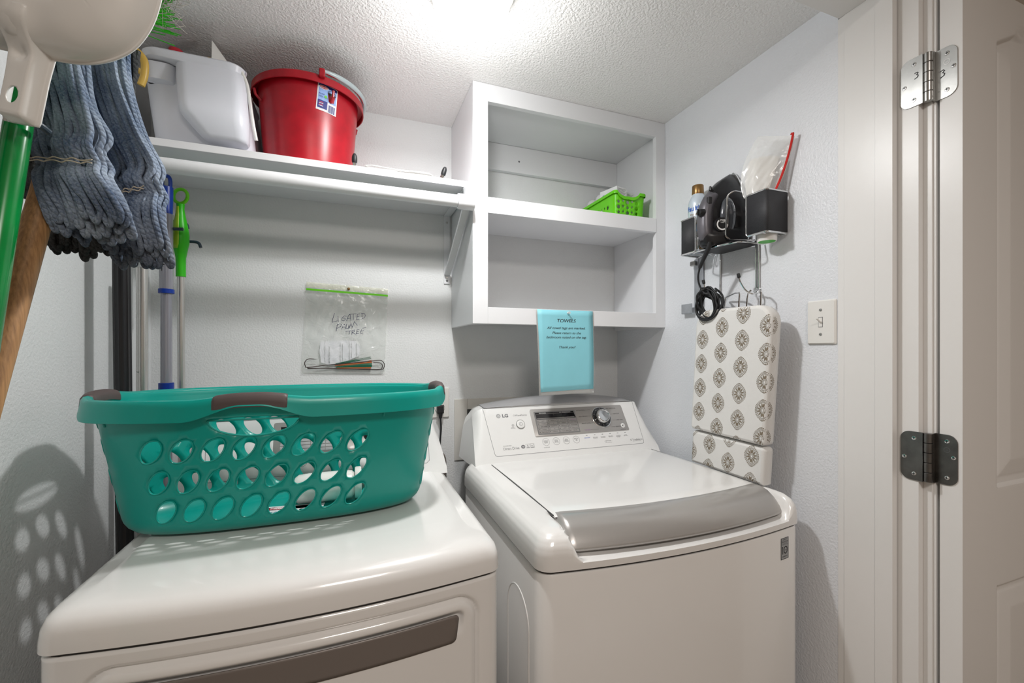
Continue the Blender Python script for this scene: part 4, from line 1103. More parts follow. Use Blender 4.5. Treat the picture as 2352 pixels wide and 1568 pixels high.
MB().lathe([(.0, -.012), (.004, -.0115), (.0045, -.009), (.002, -.007), (.0022, -.003), (.0042, -.0015), (.0042, 0)], (.683, 1.2905, 1.4340), 16, axis='y').build('push_pin', mat('clear_plastic', (.8,.8,.8), .08, alpha=.6, coat=1, vary=.02), nt_)

# ------------------------------------------------------------------ zip bag pinned to the back wall
zb = thing('zip_bag', (0, 1.585, 1.38), 'clear zip bag marked LIGATED PAUM TREE pinned to the back wall', 'bag')
def zp(u, v, off=0):   # u 0..1 left to right, v 0..1 bottom to top
    x = (-.1555+(.0165)*v)*(1-u)+(.1135+.0105*v)*u; z = (1.2310+.3075*v)*(1-u)+(1.2260+.3015*v)*u
    return Vector((x, 1.5945-off, z))
def puff(u, v):
    e = min(u, 1-u, v, (1-v)*1.3); a = .011*sstep(0, .25, e)*(1.25-v)
    r = math.sin((u-.5)*34/(1.25-v*.95))*.0011*sstep(0, .15, e)*sstep(1.02, .5, v)+math.sin(u*23+v*31)*.0008*sstep(0, .1, e)
    return .0012+a+r
random.seed(4)
N1, N2 = 70, 70
rows = [[zp(i/N1, j/N2, puff(i/N1, j/N2)) for i in range(N1+1)] for j in range(N2+1)]
m = MB(); m.grid(rows); m.build('bag_film', M_film, zb)
MB().grid([[zp(i/8, .905+.022*j/2, .0046) for i in range(9)] for j in range(3)]).build('green_zip', M_lime, zb)['label'] = 'green zip strip'
MB().grid([[zp(i/8, .94+.055*j/2, .0040) for i in range(9)] for j in range(3)]).build('zip_lip', clearfilm('lip_film', (.80,.80,.62), .45), zb)
HAND = [[(-.0522,1.4336),(-.0599,1.4054),(-.0599,1.4028),(-.0431,1.4084)],[(-.0412,1.424),(-.04,1.4052)],[(-.0137,1.4248),(-.0215,1.4256),(-.0283,1.4177),(-.0292,1.4104),(-.023,1.4089),(-.0184,1.413),(-.019,1.418),(-.0239,1.4169)],
[(-.0137,1.4091),(-.0084,1.4266),(-.0028,1.4318),(.0004,1.4101)],[(-.0121,1.4165),(.0004,1.4185)],[(-.0059,1.4317),(.0176,1.434)],[(.0073,1.4321),(.0082,1.4137)],[(.0208,1.4324),(.0183,1.4139),(.0271,1.4158)],[(.0199,1.424),(.0271,1.4256)],[(.0208,1.4324),(.0287,1.4344)],
[(.0357,1.4346),(.0357,1.4177),(.044,1.4213),(.0472,1.4288),(.044,1.4355),(.0335,1.4362)],[(-.0431,1.3959),(-.0467,1.3733)],[(-.0455,1.3925),(-.0369,1.3986),(-.0307,1.3968),(-.0323,1.3901),(-.0443,1.3826)],[(-.0298,1.3795),(-.023,1.3963),(-.0199,1.397),(-.0184,1.3814)],[(-.0277,1.3862),(-.0184,1.3877)],
[(-.0137,1.3981),(-.0159,1.3831),(-.0084,1.3832),(-.0059,1.3966)],[(-.0059,1.3966),(-.0053,1.3839),(.0004,1.4001),(.0041,1.3868),(.0113,1.407),(.0208,1.3938)],[(-.0168,1.3724),(.0004,1.376)],[(-.0043,1.3746),(-.0065,1.3632)],[(.0041,1.3761),(.0029,1.3627)],[(.0019,1.3747),(.0113,1.3782),(.0123,1.3728),(.0041,1.3694),(.0145,1.3635)],
[(.0199,1.3787),(.0167,1.3642),(.0249,1.3663)],[(.018,1.3716),(.0249,1.373)],[(.0199,1.3787),(.0271,1.3805)],[(.0351,1.3799),(.0303,1.3711),(.0319,1.3664),(.0399,1.3679)],[(.0319,1.3738),(.0415,1.3767)],[(.0376,1.3847),(.0495,1.3869)]]
q = Flat(lambda x, z, l: (x, 1.5805-.001, z))
for s_ in HAND: q.stroke(s_, .0014)
q.build('handwriting', mat('marker_ink', (.02,.02,.07), .5, vary=.1), zb)
pp = thing('leaflet', (-.03, 1.59, 1.30), 'crumpled white instruction leaflet inside the clear zip bag', 'leaflet')
P = [(-.0961,1.336),(-.0431,1.3413),(.0161,1.34),(.0287,1.3233),(.0287,1.2896),(-.0246,1.2666),(-.0675,1.2572),(-.0946,1.2673),(-.0991,1.3033)]
vs, fs = cdt(densify(P, .008), [], .008)
MB().add([(x, 1.5905+.0018*math.sin(x*210)*math.sin(z*170), z) for x, z in vs], fs).build('sheet', mat('leaflet_paper', (.86,.86,.93), .6, vary=.05, vscale=90), pp, ang=20)
q = Flat(lambda x, z, l: (x, 1.5868, z))
for k_, x in enumerate((-.083, -.035, -.028, -.006, .001, .017)):
    for j_ in range(16):
        z = 1.270+.0042*j_
        if random.random() > .12: q.rect(x, x+.0016, z, z+.0030)
q.build('print', M_grayink, pp)
f2 = Flat(lambda x, z, l: (-.0665-z, 1.5866, 1.264+x)); f2.text('ASSEMBLY INSTRUCTIONS', 0, 0, .0065, 0, fit=.058); f2.build('heading', M_ink, pp)
for i, (P, lbl) in enumerate(((
    [(-.108,1.2782),(-.1302,1.2797),(-.1405,1.2743),(-.1443,1.2646),(-.1413,1.2555),(-.1346,1.2516),(-.0614,1.2597),(.0192,1.2662),(.0899,1.2729),(.1047,1.2687),(.1112,1.2566),(.1063,1.243),(.0915,1.2408),(-.0307,1.2451),(-.1361,1.2493)], 'dark brown wire stake with open hook at its left end, in the zip bag'),
    ([(-.1361,1.2472),(-.0553,1.2470),(.0834,1.2390),(.101,1.2440),(.1043,1.2554),(.0945,1.2640),(.0736,1.266)], 'shorter dark wire stake along the bottom of the zip bag'))):
    tag(MB().tube([(x, 1.5850+.003*i, z) for x, z in [tuple(p)[:2] for p in crom([(a, b_, 0) for a, b_ in P], 5)]], .0012, 8).build('wire_stake', mat('dark_brown_wire', (.03,.014,.012), .4, vary=.2), None, loc=(0,1.585,1.25)), lbl, 'stake', 'wire stakes in the zip bag')
ty = [((-.0492,1.2629),(.0639,1.2844),0),((-.0492,1.2600),(.0660,1.2800),0),((-.0507,1.2560),(.0672,1.2715),1),((-.0400,1.2550),(.0690,1.2670),1),((-.0450,1.2540),(.0690,1.2610),2),((-.0480,1.2515),(.0690,1.2560),0),((-.0480,1.2500),(.0690,1.2520),0),((-.0450,1.2480),(.0660,1.2470),1)]
tn = ['dark green', 'orange', 'dull green']
for i, (a, b_, c_) in enumerate(ty):
    o = MB().add([(a[0], 1.5860, a[1]-.0009), (b_[0], 1.5860, b_[1]-.0022), (b_[0], 1.5860, b_[1]+.0022), (a[0], 1.5860, a[1]+.0009)], [(0,1,2,3)]).build('flag_strip', [mat('dark_green_plastic', (0,.10,.055), .4, vary=.1), mat('orange_plastic', (.42,.10,.02), .4, vary=.1), mat('dull_green', (.03,.14,.07), .5, vary=.1)][c_], None, solid=.0012, loc=(0,1.587,1.26), smooth=False)
    tag(o, '%s plastic strip in the fanned bundle inside the zip bag, %s' % (tn[c_], ('topmost', 'second from top', 'third from top', 'fourth from top', 'fifth from top', 'third from bottom', 'second from bottom', 'lowest')[i]), 'strip', 'fanned strips in the zip bag')
tag(MB().lathe([(0, -.0135), (.003, -.0128), (.0048, -.010), (.0048, -.0085), (.001, -.007), (.0008, 0)], (-.0075, 1.5995, 1.5200), 18, axis='y').build('thumbtack', M_gold, None, loc=(-.0075,1.595,1.52)), 'round bronze thumbtack holding the clear zip bag', 'thumbtack')
# ------------------------------------------------------------------ mop, broom, dustpan, poles on the left wall rack
RV = Vector((.937, -.350, 0)); FV = Vector((.350, .937, 0)); UP = Vector((0, 0, 1))
def P3(p, q, z): return RV*p+FV*q+UP*z      # p sideways, q depth into the closet, z height
random.seed(11)
mop = thing('wet_mop', (-.43, .33, 0), 'wet mop with blue-gray looped yarn head and wooden handle leaning on the left wall rack', 'mop')
def yarn(mb, p0, p1, q, zt, zb, tie, layer, wild, k=7, tz=None):
    """one loop: two legs hanging from the top, joined by a U-turn at the bottom"""
    (tp0, tp1) = p0; (bp0, bp1) = p1
    out = []; q += random.uniform(-.005, .005)
    j = lambda s: random.uniform(-s, s)
    def leg(tp, bp, mid):
        L = []
        L.append((tp, q+.004, zt))
        L.append((tp*.86+mid*.14+j(.004), q+j(.005), zt-(zt-tie)*.30))
        L.append((tp*.45+mid*.55+j(.003), q-.002+j(.002), zt-(zt-tie)*.62))
        L.append((mid+j(.0035), q-.006+j(.003), tie+.045))
        L.append((mid+j(.004), q-.010+j(.003), tie+.020))
        L.append((mid, q+.001, tie))
        L.append((mid*.8+bp*.2+j(.002), q-.008, tie-.018))
        L.append((mid*.35+bp*.65+j(.003), q-.012+j(.003), tie-(tie-zb)*.50))
        L.append((bp+j(.0025), q-.008+j(.003), zb+.016))
        return L
    a = leg(tp0, bp0, tie_x(tie, bp0, p1, tz)); b = leg(tp1, bp1, tie_x(tie, bp1, p1, tz))
    bot = [(bp0+(bp1-bp0)*.12, q-.006, zb+.005), ((bp0+bp1)/2, q-.005, zb), (bp1+(bp0-bp1)*.12, q-.006, zb+.005)]
    path = a+bot+b[::-1]
    mb.cord(crom([P3(*s) for s in path], 6), .0040*random.uniform(.92, 1.10))
def tie_x(tie, bp, _, tz): 
    (b0, b1), (t0, t1) = tz; u = (bp-b0)/(b1-b0); return t0+(t1-t0)*u
def bundle(mb, top, tiex, bot, q, zt, tie, zb, loops, layers, dz=.012, rag=.010):
    for l in range(layers):
        for i in range(loops):
            w = (bot[1]-bot[0])/loops; b0 = bot[0]+w*(i+.08)+random.uniform(-.0015, .0015)+.003*(l % 2); b1 = b0+w*.62
            tw = (top[1]-top[0])/loops; t0 = top[0]+tw*(i+.1)+.003*(l % 2); t1 = t0+tw*.5
            yarn(mb, (t0, t1), (b0, b1), q+.0095*l, zt, zb-.008*(l-1)+random.uniform(-rag, rag), tie, l, 1, tz=(bot, tiex))
hd = Yarn(); hd2 = Yarn()
bundle(hd, (-.722, -.648), (-.694, -.602), (-.674, -.560), .628, 1.83, 1.582, 1.484, 8, 3)
bundle(hd, (-.708, -.636), (-.640, -.570), (-.650, -.553), .692, 1.83, 1.560, 1.458, 7, 3)
bundle(hd2, (-.775, -.650), (-.785, -.672), (-.790, -.645), .742, 1.83, 1.640, 1.474, 11, 2)
bundle(hd2, (-.775, -.720), (-.800, -.745), (-.800, -.752), .700, 1.83, 1.640, 1.560, 3, 2)
hm = hd.build('mop_yarn', M_yarn, mop)
hm2 = hd2.build('mop_yarn', M_yarn_dirty, mop); hm2['label'] = 'soiled dark yarn at the back'
for (x0, x1, q, z, dz) in ((-.702, -.600, .617, 1.583, .004), (-.633, -.581, .681, 1.562, -.012)):
    for k in range(2):
        pts = [P3(x0+(x1-x0)*i/12, q+.0015*math.sin(i*1.9+k)-.0035*math.sin(PI*i/12), z-.004*k+dz*(i/12-.5)*-1+.0012*math.sin(i*2.3+k)) for i in range(13)]
        MB().tube(crom(pts, 3), .0009, 6).build('tie_stitching', M_cream, mop)
knot = Yarn()
for k in range(3): knot.cord(crom([P3(-.704+.006*math.cos(a+k), .617+.008*math.sin(a), 1.586+.011*math.sin(a*1.0+k*1.1)) for a in [2*PI*i/7 for i in range(7)]], 6, closed=True), .004)
knot.build('yarn_knot', M_yarn_dirty, mop)
H0 = Vector((-.4245, .932, 1.79)); H1 = Vector((-.460, .330, .002))
MB().tube([H1, H1+(H0-H1)*.01, H0], .0160, 20).build('handle', M_wood, mop, ang=60)
cl_ = MB(); cl_.add([P3(p, q, z) for z in (1.822, 1.872) for p, q in ((-.760, .650), (-.690, .650), (-.690, .765), (-.760, .765))], [(3,2,1,0),(4,5,6,7),(0,1,5,4),(1,2,6,5),(2,3,7,6),(3,0,4,7)])
cl_.build('mop_clamp', M_white, mop, bevel=.006)
tl = MB(); tl.tube(crom([P3(-.660, .735, 1.474), P3(-.662, .734, 1.462), P3(-.659, .735, 1.452), P3(-.658, .735, 1.446)], 4), .0004, 5); tl.build('loose_thread', M_yarn_dirty, mop)

# broom with green handle, stored head up
br_ = thing('broom', (-.41, .40, 0), 'green handled broom stored bristles up behind the white dustpan', 'broom')
B0 = Vector((-.385, .395, .002)); B1 = Vector((-.413, .803, 1.80))
MB().tube([B0, B0+(B1-B0)*.01, B1], .0138, 22).build('handle', M_green, br_, ang=60)
hd_ = MB(); hd_.tube([(-.410, .803, 1.795), (-.398, .81, 1.83), (-.36, .82, 1.845)], [.016, .018, .018], 16); 
hd_.build('socket', M_greendk, br_)
hb = MB(); hb.add([Vector((-.375, .79, 1.80))+Vector((dx, dy, dz)) for dz in (0, .085) for dx, dy in ((0, 0), (.045, -.012), (.045, .06), (0, .06))], [(3,2,1,0),(4,5,6,7),(0,1,5,4),(1,2,6,5),(2,3,7,6),(3,0,4,7)])
hb.build('head_block', M_greendk, br_, bevel=.008)
bb = MB()
for i in range(110):
    y0 = .790+random.random()*.05; z0 = 1.806+random.random()*.07
    t = random.random(); l = .060+.018*random.random()
    s0 = Vector((-.332, y0, z0)); d = Vector((1, -.10+.4*(random.random()-.5), .20+.30*(z0-1.84)/.035+random.uniform(-.10, .10))).normalized()
    bb.tube([s0, s0+d*l*.5, s0+d*l+Vector((0, 0, -.003))], .0008, 4, caps=False)
for k in range(2):
    s0 = Vector((-.332, .79, 1.80+.003*k)); bb.tube([s0, s0+Vector((.045, -.004, .006)), s0+Vector((.083-.01*k, -.004, .014))], .0008, 4, caps=False)
b1 = bb.build('bristles', M_greendk, br_); 
ff = MB()
for i in range(260):
    a = random.random()*2*PI; c0 = Vector((-.268+random.gauss(0, .012), .80+random.gauss(0, .012), 1.845+random.gauss(.010, .022)))
    d = Vector((random.gauss(.4, 1), random.gauss(0, 1), random.gauss(.1, 1))).normalized(); e = Vector((random.gauss(0, 1), random.gauss(0, 1), random.gauss(0, 1))).normalized()
    l = random.uniform(.008, .022); ff.tube([c0, c0+d*l*.5+e*.003, c0+d*l+e*.008], .00035, 3, caps=False)
fo = ff.build('dust_fluff', mat('gray_fluff', (.40,.38,.34), .9, vary=.3, vscale=90), br_); tag(fo, kind='stuff')

# dustpan hanging handle-down in front of the broom
dp = thing('dustpan', P3(-.5925, .520, 1.582), 'glossy white plastic dustpan hanging handle down in front of the blue mop', 'dustpan')
DY = Vector((RV*.20+UP*.98)).normalized(); DX = Vector((RV*.98-UP*.20)).normalized(); DO = P3(-.6085, .534, 1.5895)
def dpt(x, y, h): return DO+DX*x+DY*y-FV*h
half = [(.0, .0850), (.030, .0850), (.055, .0865), (.078, .0915), (.100, .1015), (.119, .117), (.131, .137), (.138, .160), (.1405, .190), (.141, .225), (.141, .270)]
half = [tuple(p)[:2] for p in crom([(a, b_, 0) for a, b_ in half], 6)]
PO = [(-x, y) for x, y in half[::-1][:-1]]+half
def inset_open(P, d):
    out = []
    for i in range(len(P)):
        a = Vector((*P[max(0, i-1)], 0)); b_ = Vector((*P[min(len(P)-1, i+1)], 0)); t = (b_-a).normalized(); n_ = Vector((-t.y, t.x, 0))
        out.append((P[i][0]+n_.x*d, P[i][1]+n_.y*d))
    return out
rows = []
for d, h in ((0, 0), (.0022, .0002), (.0036, .0012), (.0050, .0050), (.0070, .0100), (.0105, .0155), (.016, .0210), (.024, .0265), (.034, .0310), (.046, .0340), (.060, .0355)):
    rows.append([dpt(x, y, h*(.55+.45*sstep(.270, .170, y))+.010*math.exp(-(x/.022)**2)*sstep(.170, .100, y)*sstep(0, .01, d)) for x, y in inset_open(PO, d)])
pn = MB(); pn.grid(rows)
last = inset_open(PO, .060); n_ = len(last)//2
L_, R__ = last[:n_+1], last[n_:][::-1]
pn.grid([[dpt(L_[i][0]+(R__[i][0]-L_[i][0])*t, L_[i][1]+(R__[i][1]-L_[i][1])*t, .0355*(.55+.45*sstep(.270, .170, L_[i][1]))) for t in (0, .25, .5, .75, 1)] for i in range(n_+1)])
pn.build('pan', M_white, dp, solid=.0022, ang=60, weld=True)
def hw_(y): return .0238+.0025*sstep(.05, .10, y)+.006*sstep(.09, .125, y)
def hmap(s_, y):
    w = hw_(y)*(.93+.07*sstep(0, .006, y)); a = abs(s_); H = (.0155+.0230*sstep(.078, .118, y))*sstep(-.001, .007, y)
    H -= .0045*math.exp(-((y-.079)/.007)**2)*(1-sstep(.1, .55, a))
    if a < .60: x = a/.60*(w-.0115); h = H*(1-.05*(a/.6)**4)
    elif a < .84:
        t = (a-.60)/.24; x = w-.0115+.0072*t; h = H*(.95*(1-sstep(0, 1, t)))+.0004
    else: x = w-.0043+.0043*(a-.84)/.16; h = .0004
    return dpt(math.copysign(x, s_)+.0012, y, h)
NY = 48; YS = [.125*i/NY for i in range(NY+1)]; HC = .024
ho_ = [(-HC+2*HC*i/16, 0) for i in range(16)]+[(HC, y) for y in YS[:-1]]+[(HC-2*HC*i/16, .125) for i in range(16)]+[(-HC, y) for y in YS[::-1][:-1]]
hole = [((x-.0008)/(.0238-.0115)*HC, y) for x, y in ellipse(.0018, .0285, .0073, .0102, 30)]
vs, fs = cdt(ho_, [hole], .0026)
dh = MB().add([hmap(x/HC*.6, y) for x, y in vs], fs)
for sg in (-1, 1): dh.grid([[hmap(sg*a, y) for a in (.6, .64, .68, .72, .76, .80, .84, .90, 1.0)] for y in YS], flip=(sg < 0))
dh.build('handle', M_white, dp, solid=.0020, ang=60, weld=True)

# tool rack with vinyl hooks
rk = thing('tool_rack', (LX, 1.12, 1.60), 'slate blue vinyl coated tool rack with hooks on the left wall', 'rack')
bx('rail', M_slate, rk, LX+.0005, LX+.010, .62, 1.53, 1.600, 1.632, bevel=.003)
def hook(P, r=.0042): return MB().tube(crom([(LX+.008, P[0][1], P[0][2])]+P, 5), r, 10).build('hook', M_slate, rk)
hook([(-.50, .760, 1.612), (-.44, .744, 1.616), (-.405, .738, 1.613), (-.385, .746, 1.606), (-.380, .760, 1.602)])
hook([(-.48, .835, 1.605), (-.42, .822, 1.602), (-.385, .812, 1.598), (-.368, .806, 1.588), (-.362, .804, 1.575)])
hook([(-.52, 1.455, 1.668), (-.47, 1.455, 1.668), (-.435, 1.452, 1.664), (-.428, 1.450, 1.650)])
hook([(-.52, 1.415, 1.632), (-.46, 1.405, 1.634), (-.425, 1.403, 1.636)])
hook([(-.52, 1.475, 1.618), (-.44, 1.472, 1.618), (-.410, 1.468, 1.616), (-.402, 1.466, 1.602)])
for y in (1.02, 1.14, 1.215, 1.275, 1.355): hook([(-.53, y, 1.614), (-.47, y+.002, 1.616), (-.455, y+.003, 1.622)])

# duster with lime handle
d_ = thing('duster', (-.446, 1.46, 0), 'telescopic duster with a lime green ringed handle next to the mop', 'duster')
ax = Vector((-.0035, 1.0, 0))
top = Vector((-.442, 1.44, 1.735)); bot = Vector((-.450, 1.485, .0))
dirn = (bot-top).normalized()
ring = [top+RV*.0195*math.cos(a)+UP*.0195*math.sin(a) for a in [2*PI*i/28 for i in range(28)]]
MB().tube(ring, .0044, 10, closed=True).build('hanging_ring', M_lime, d_)
prof = [(.022, .010), (.035, .0085), (.055, .0115), (.08, .016), (.105, .0198), (.13, .0195), (.15, .0155), (.17, .0120), (.20, .0115), (.222, .0115)]
MB().tube([top+dirn*a for a, r in prof], [r for a, r in prof], 22).build('grip', M_greendk, d_)
gi = MB(); rows = []
for a, w in ((.030, .0045), (.05, .0058), (.075, .0082), (.10, .0105), (.12, .0110), (.135, .0095), (.146, .0055)):
    r = 0
    for k in range(len(prof)-1):
        if prof[k][0] <= a <= prof[k+1][0]: r = prof[k][1]+(prof[k+1][1]-prof[k][1])*(a-prof[k][0])/(prof[k+1][0]-prof[k][0])
    rows.append([top+dirn*a+RV*(w*s-.002)-FV*(math.sqrt(max(0, (r+.0008)**2-(w*s-.002)**2))) for s in (-1, -.6, -.2, .2, .6, 1)])
gi.grid(rows).build('grip_inlay', M_limelight, d_, solid=.001)
MB().tube([top+dirn*.222, top+dirn*.9, top+dirn*1.728], .0088, 18).build('pole', M_alu, d_)
# flat mop with blue handle
f_ = thing('flat_mop', (-.462, 1.40, 0), 'telescopic mop pole with blue handle, ring and collar behind the teal basket', 'mop')
X, Y = -.462, 1.402
MB().tube([(X, Y, 1.765-.021), (X, Y, 1.672)], [.0152, .0140], 22).build('blue_handle', M_blue, f_)
lp_ = [(X+RV.x*a, Y+RV.y*a, z) for a, z in ((-.0105, 1.742), (-.0110, 1.758), (-.008, 1.770), (0, 1.7745), (.008, 1.770), (.0110, 1.758), (.0105, 1.742))]
MB().tube(crom(lp_, 5), .0046, 10).build('hanging_loop', M_blue, f_)
M_graytube = mat('smoky_gray_tube', (.30, .30, .34), .22, coat=.5, metal=.3, bump=(900, .02, .0003))
MB().tube([(X, Y, 1.672), (X, Y, 1.462)], .0150, 22).build('upper_tube', M_graytube, f_)
MB().tube([(X, Y, 1.472), (X, Y, 1.4715), (X, Y, 1.4605), (X, Y, 1.460)], [.0165, .0175, .0175, .0165], 22).build('blue_ring', M_blue, f_)
MB().tube([(X, Y, 1.461), (X, Y, 1.2), (X, Y, .003)], .0128, 22).build('lower_tube', M_graytube, f_)
MB().tube([(X, Y, 1.222), (X, Y, 1.2215), (X, Y, 1.16), (X, Y, 1.159)], [.0155, .0170, .0170, .0155], 22).build('blue_collar', M_blue, f_)
q = Flat(lambda a, b_, l: Vector((X, Y, 1.53))+RV*a-FV*(math.sqrt(max(0, .0153**2-a*a)))+UP*b_)
q.text('#', -.0075, -.003, .020, 0); q.rect(-.001, .001, -.012, .014, 0); q.rect(.003, .0065, .004, .007, 0); q.build('mark', M_ink, f_)
# aluminium pole
a_ = thing('extension_pole', (-.489, 1.33, 0), 'plain silver aluminium extension pole in the left rear corner', 'pole')
MB().tube([(-.489, 1.333, 1.515), (-.489, 1.333, 1.514), (-.489, 1.333, 1.2)], [.0105, .0118, .0118], 22).build('outer_tube', M_alu, a_)
MB().tube([(-.489, 1.333, 1.205), (-.489, 1.333, .6), (-.489, 1.333, .002)], .0112, 22).build('inner_tube', M_alu, a_)
MB().lathe([(0, -.0030), (.0020, -.0022), (.0028, 0)], (-.489-.0045, 1.333-.0105, 1.256), 14, axis='y').build('snap_button', M_chrome, a_)
# black pole
k_ = thing('squeegee_pole', (-.490, 1.24, 0), 'thick ribbed black pole standing between the left wall and the dryer', 'pole')
mb = MB(); rows = []
for z in (.002, .3, .6, .9, 1.2, 1.5, 1.755):
    rows.append([(-.497+(1.7-z)*.010+(.0152+(.0012 if i % 4 == 0 else 0))*math.cos(2*PI*i/48), 1.245+(.0152+(.0012 if i % 4 == 0 else 0))*math.sin(2*PI*i/48), z) for i in range(48)])
mb.grid(rows, True, caps=True).build('pole', M_black, k_, ang=60)
MB().tube([(-.497, 1.245, 1.754), (-.497, 1.245, 1.79)], [.0175, .016], 20).build('end_cap', M_rubber, k_)
# ------------------------------------------------------------------ iron organiser on the right wall
og = thing('iron_organizer', (RX, .97, 1.60), 'chrome wire wall organizer with black end panels holding the iron', 'rack')
def wire(pts, r=.0026, name='wire', par=og, m=M_chrome, k=6, sm=True): return MB().tube(crom(pts, k) if sm else pts, r, 8).build(name, m, par)
def rnd(P, r=.006, n=4):
    """polyline with rounded corners"""
    P = [Vector(p) for p in P]; out = [P[0]]
    for a, b, c in zip(P, P[1:], P[2:]):
        u = (a-b); w = (c-b); rr = min(r, u.length*.45, w.length*.45); u = u.normalized()*rr; w = w.normalized()*rr
        for k in range(n+1):
            t = k/n; out.append((b+u)*(1-t)**2+b*2*t*(1-t)+(b+w)*t*t)
    out.append(P[-1]); return out
XW = 1.0840; XF = 1.0100; ZT, ZB = 1.7280, 1.6180
def panel(y_edge, y_in, name):
    # sheet wraps the outer corner: front face plus end face
    s = -1 if y_edge < y_in else 1
    pts = rnd([(XF, y_in, 0), (XF, y_edge, 0), (XW, y_edge, 0)], .008, 5)
    m = MB(); m.grid([[Vector((p.x, p.y, z)) for p in pts] for z in (ZB+.003, ZT-.002)])
    return m.build(name, M_blackmat, og, solid=.0014)
panel(.815, .8745, 'end_panel'); panel(1.127, 1.0650, 'end_panel')
for y_e, y_i in ((.815, .8775), (1.127, 1.0625)):
    wire(rnd([(XW, y_e, ZT), (XF, y_e, ZT), (XF, y_i, ZT), (XF, y_i, ZB), (XF, y_e, ZB), (XW, y_e, ZB)], .008), sm=False, name='wire_frame')
    d = .3*(y_i-y_e)
    for k in (1, 2): wire([(XW, y_e+d*k, ZB), (XF, y_e+d*k, ZB)], .002, sm=False, name='bottom_wire')
wire(rnd([(XW-.004, .9250, 1.760), (1.010, .9180, 1.757), (1.000, .9320, 1.748), (1.000, .9380, 1.632), (1.012, .930, 1.6225), (XW-.004, .9060, 1.621)], .012), sm=False, name='retaining_wire')
wire(rnd([(XW-.01, 1.0405, 1.66), (1.00, 1.0405, 1.66), (1.0, 1.0405, 1.624), (1.01, 1.052, 1.6195), (XW, 1.052, 1.6195)], .008), .0024, sm=False, name='retaining_wire')
wire([(XW, .815, ZB), (XW, 1.127, ZB)], sm=False, name='back_wire'); wire([(XW, .815, ZT), (XW, 1.127, ZT)], sm=False, name='back_wire')
bx('base_plate', M_blackmat, og, .985, XW, .905, 1.035, 1.6080, 1.6100, bevel=.0006)
wire(rnd([(XW, .885, 1.6060), (.998, .885, 1.6060), (.980, .94, 1.6055), (.980, 1.03, 1.6060), (.995, 1.06, 1.6080), (XW, 1.06, 1.6100)], .012), .0022, sm=False, name='base_wire')
for y in (.9005, 1.0367): wire([(XW+.0005, y, 1.75), (XW+.0005, y, 1.474)], .0028, sm=False, name='upright_wire')
wire([(XW+.0005, .9095, 1.64), (XW+.0005, .9095, 1.475)], .0022, sm=False, name='upright_wire')
wire([(XW, .905, 1.486), (1.066, .889, 1.470), (1.045, .892, 1.467), (1.036, .903, 1.478), (1.031, .914, 1.500), (1.030, .9175, 1.513)], .0026, name='hook')
wire([(XW, 1.0367, 1.480), (1.055, 1.026, 1.470), (1.032, 1.030, 1.474), (1.020, 1.035, 1.500), (1.019, 1.036, 1.512)], .0026, name='hook')
for p in ((1.030, .9180, 1.514), (1.019, 1.0362, 1.513)):
    MB().tube([Vector(p), Vector(p)+Vector((0, .001, .002)), Vector(p)+Vector((-.0005, .003, .011)), Vector(p)+Vector((-.0005, .0032, .012))], [.0038, .0046, .0046, .0036], 14).build('hook_tip', M_rubber, og)
wire(rnd([(1.070, .9050, 1.475), (1.052, .8700, 1.478), (1.040, .8560, 1.470), (1.040, .8580, 1.415)], .006), .0023, sm=False, name='board_hanger')
wire([(1.060, .905, 1.478), (1.052, .909, 1.465), (1.048, .910, 1.415)], .0023, name='board_hanger')
wire(rnd([(1.070, 1.0050, 1.469), (1.055, .955, 1.476), (1.040, .925, 1.472), (1.038, .928, 1.415)], .006), .0023, sm=False, name='board_hanger')
wire(rnd([(1.070, 1.0050, 1.469), (1.050, .985, 1.465), (1.046, .986, 1.415)], .006), .0023, sm=False, name='board_hanger')
sp = MB(); sp.box(XW-.004, XW-.0005, 1.104, 1.142, 1.45, 1.612).box(XW-.007, XW-.004, 1.1215, 1.1240, 1.45, 1.612).box(XW-.014, XW-.012, 1.142, 1.190, 1.434, 1.4655).box(XW-.014, XW-.0005, 1.188, 1.1905, 1.434, 1.4655).box(XW-.014, XW-.0005, 1.142, 1.190, 1.432, 1.4340)
sp.build('mounting_strap', mat('galvanised_steel', (.55,.58,.62), .35, metal=.8, vary=.12, vscale=40), og, bevel=.0006)
MB().box(XW-.016, XW-.004, 1.128, 1.150, 1.590, 1.606).build('strap_clip', M_nickel, og, bevel=.003)

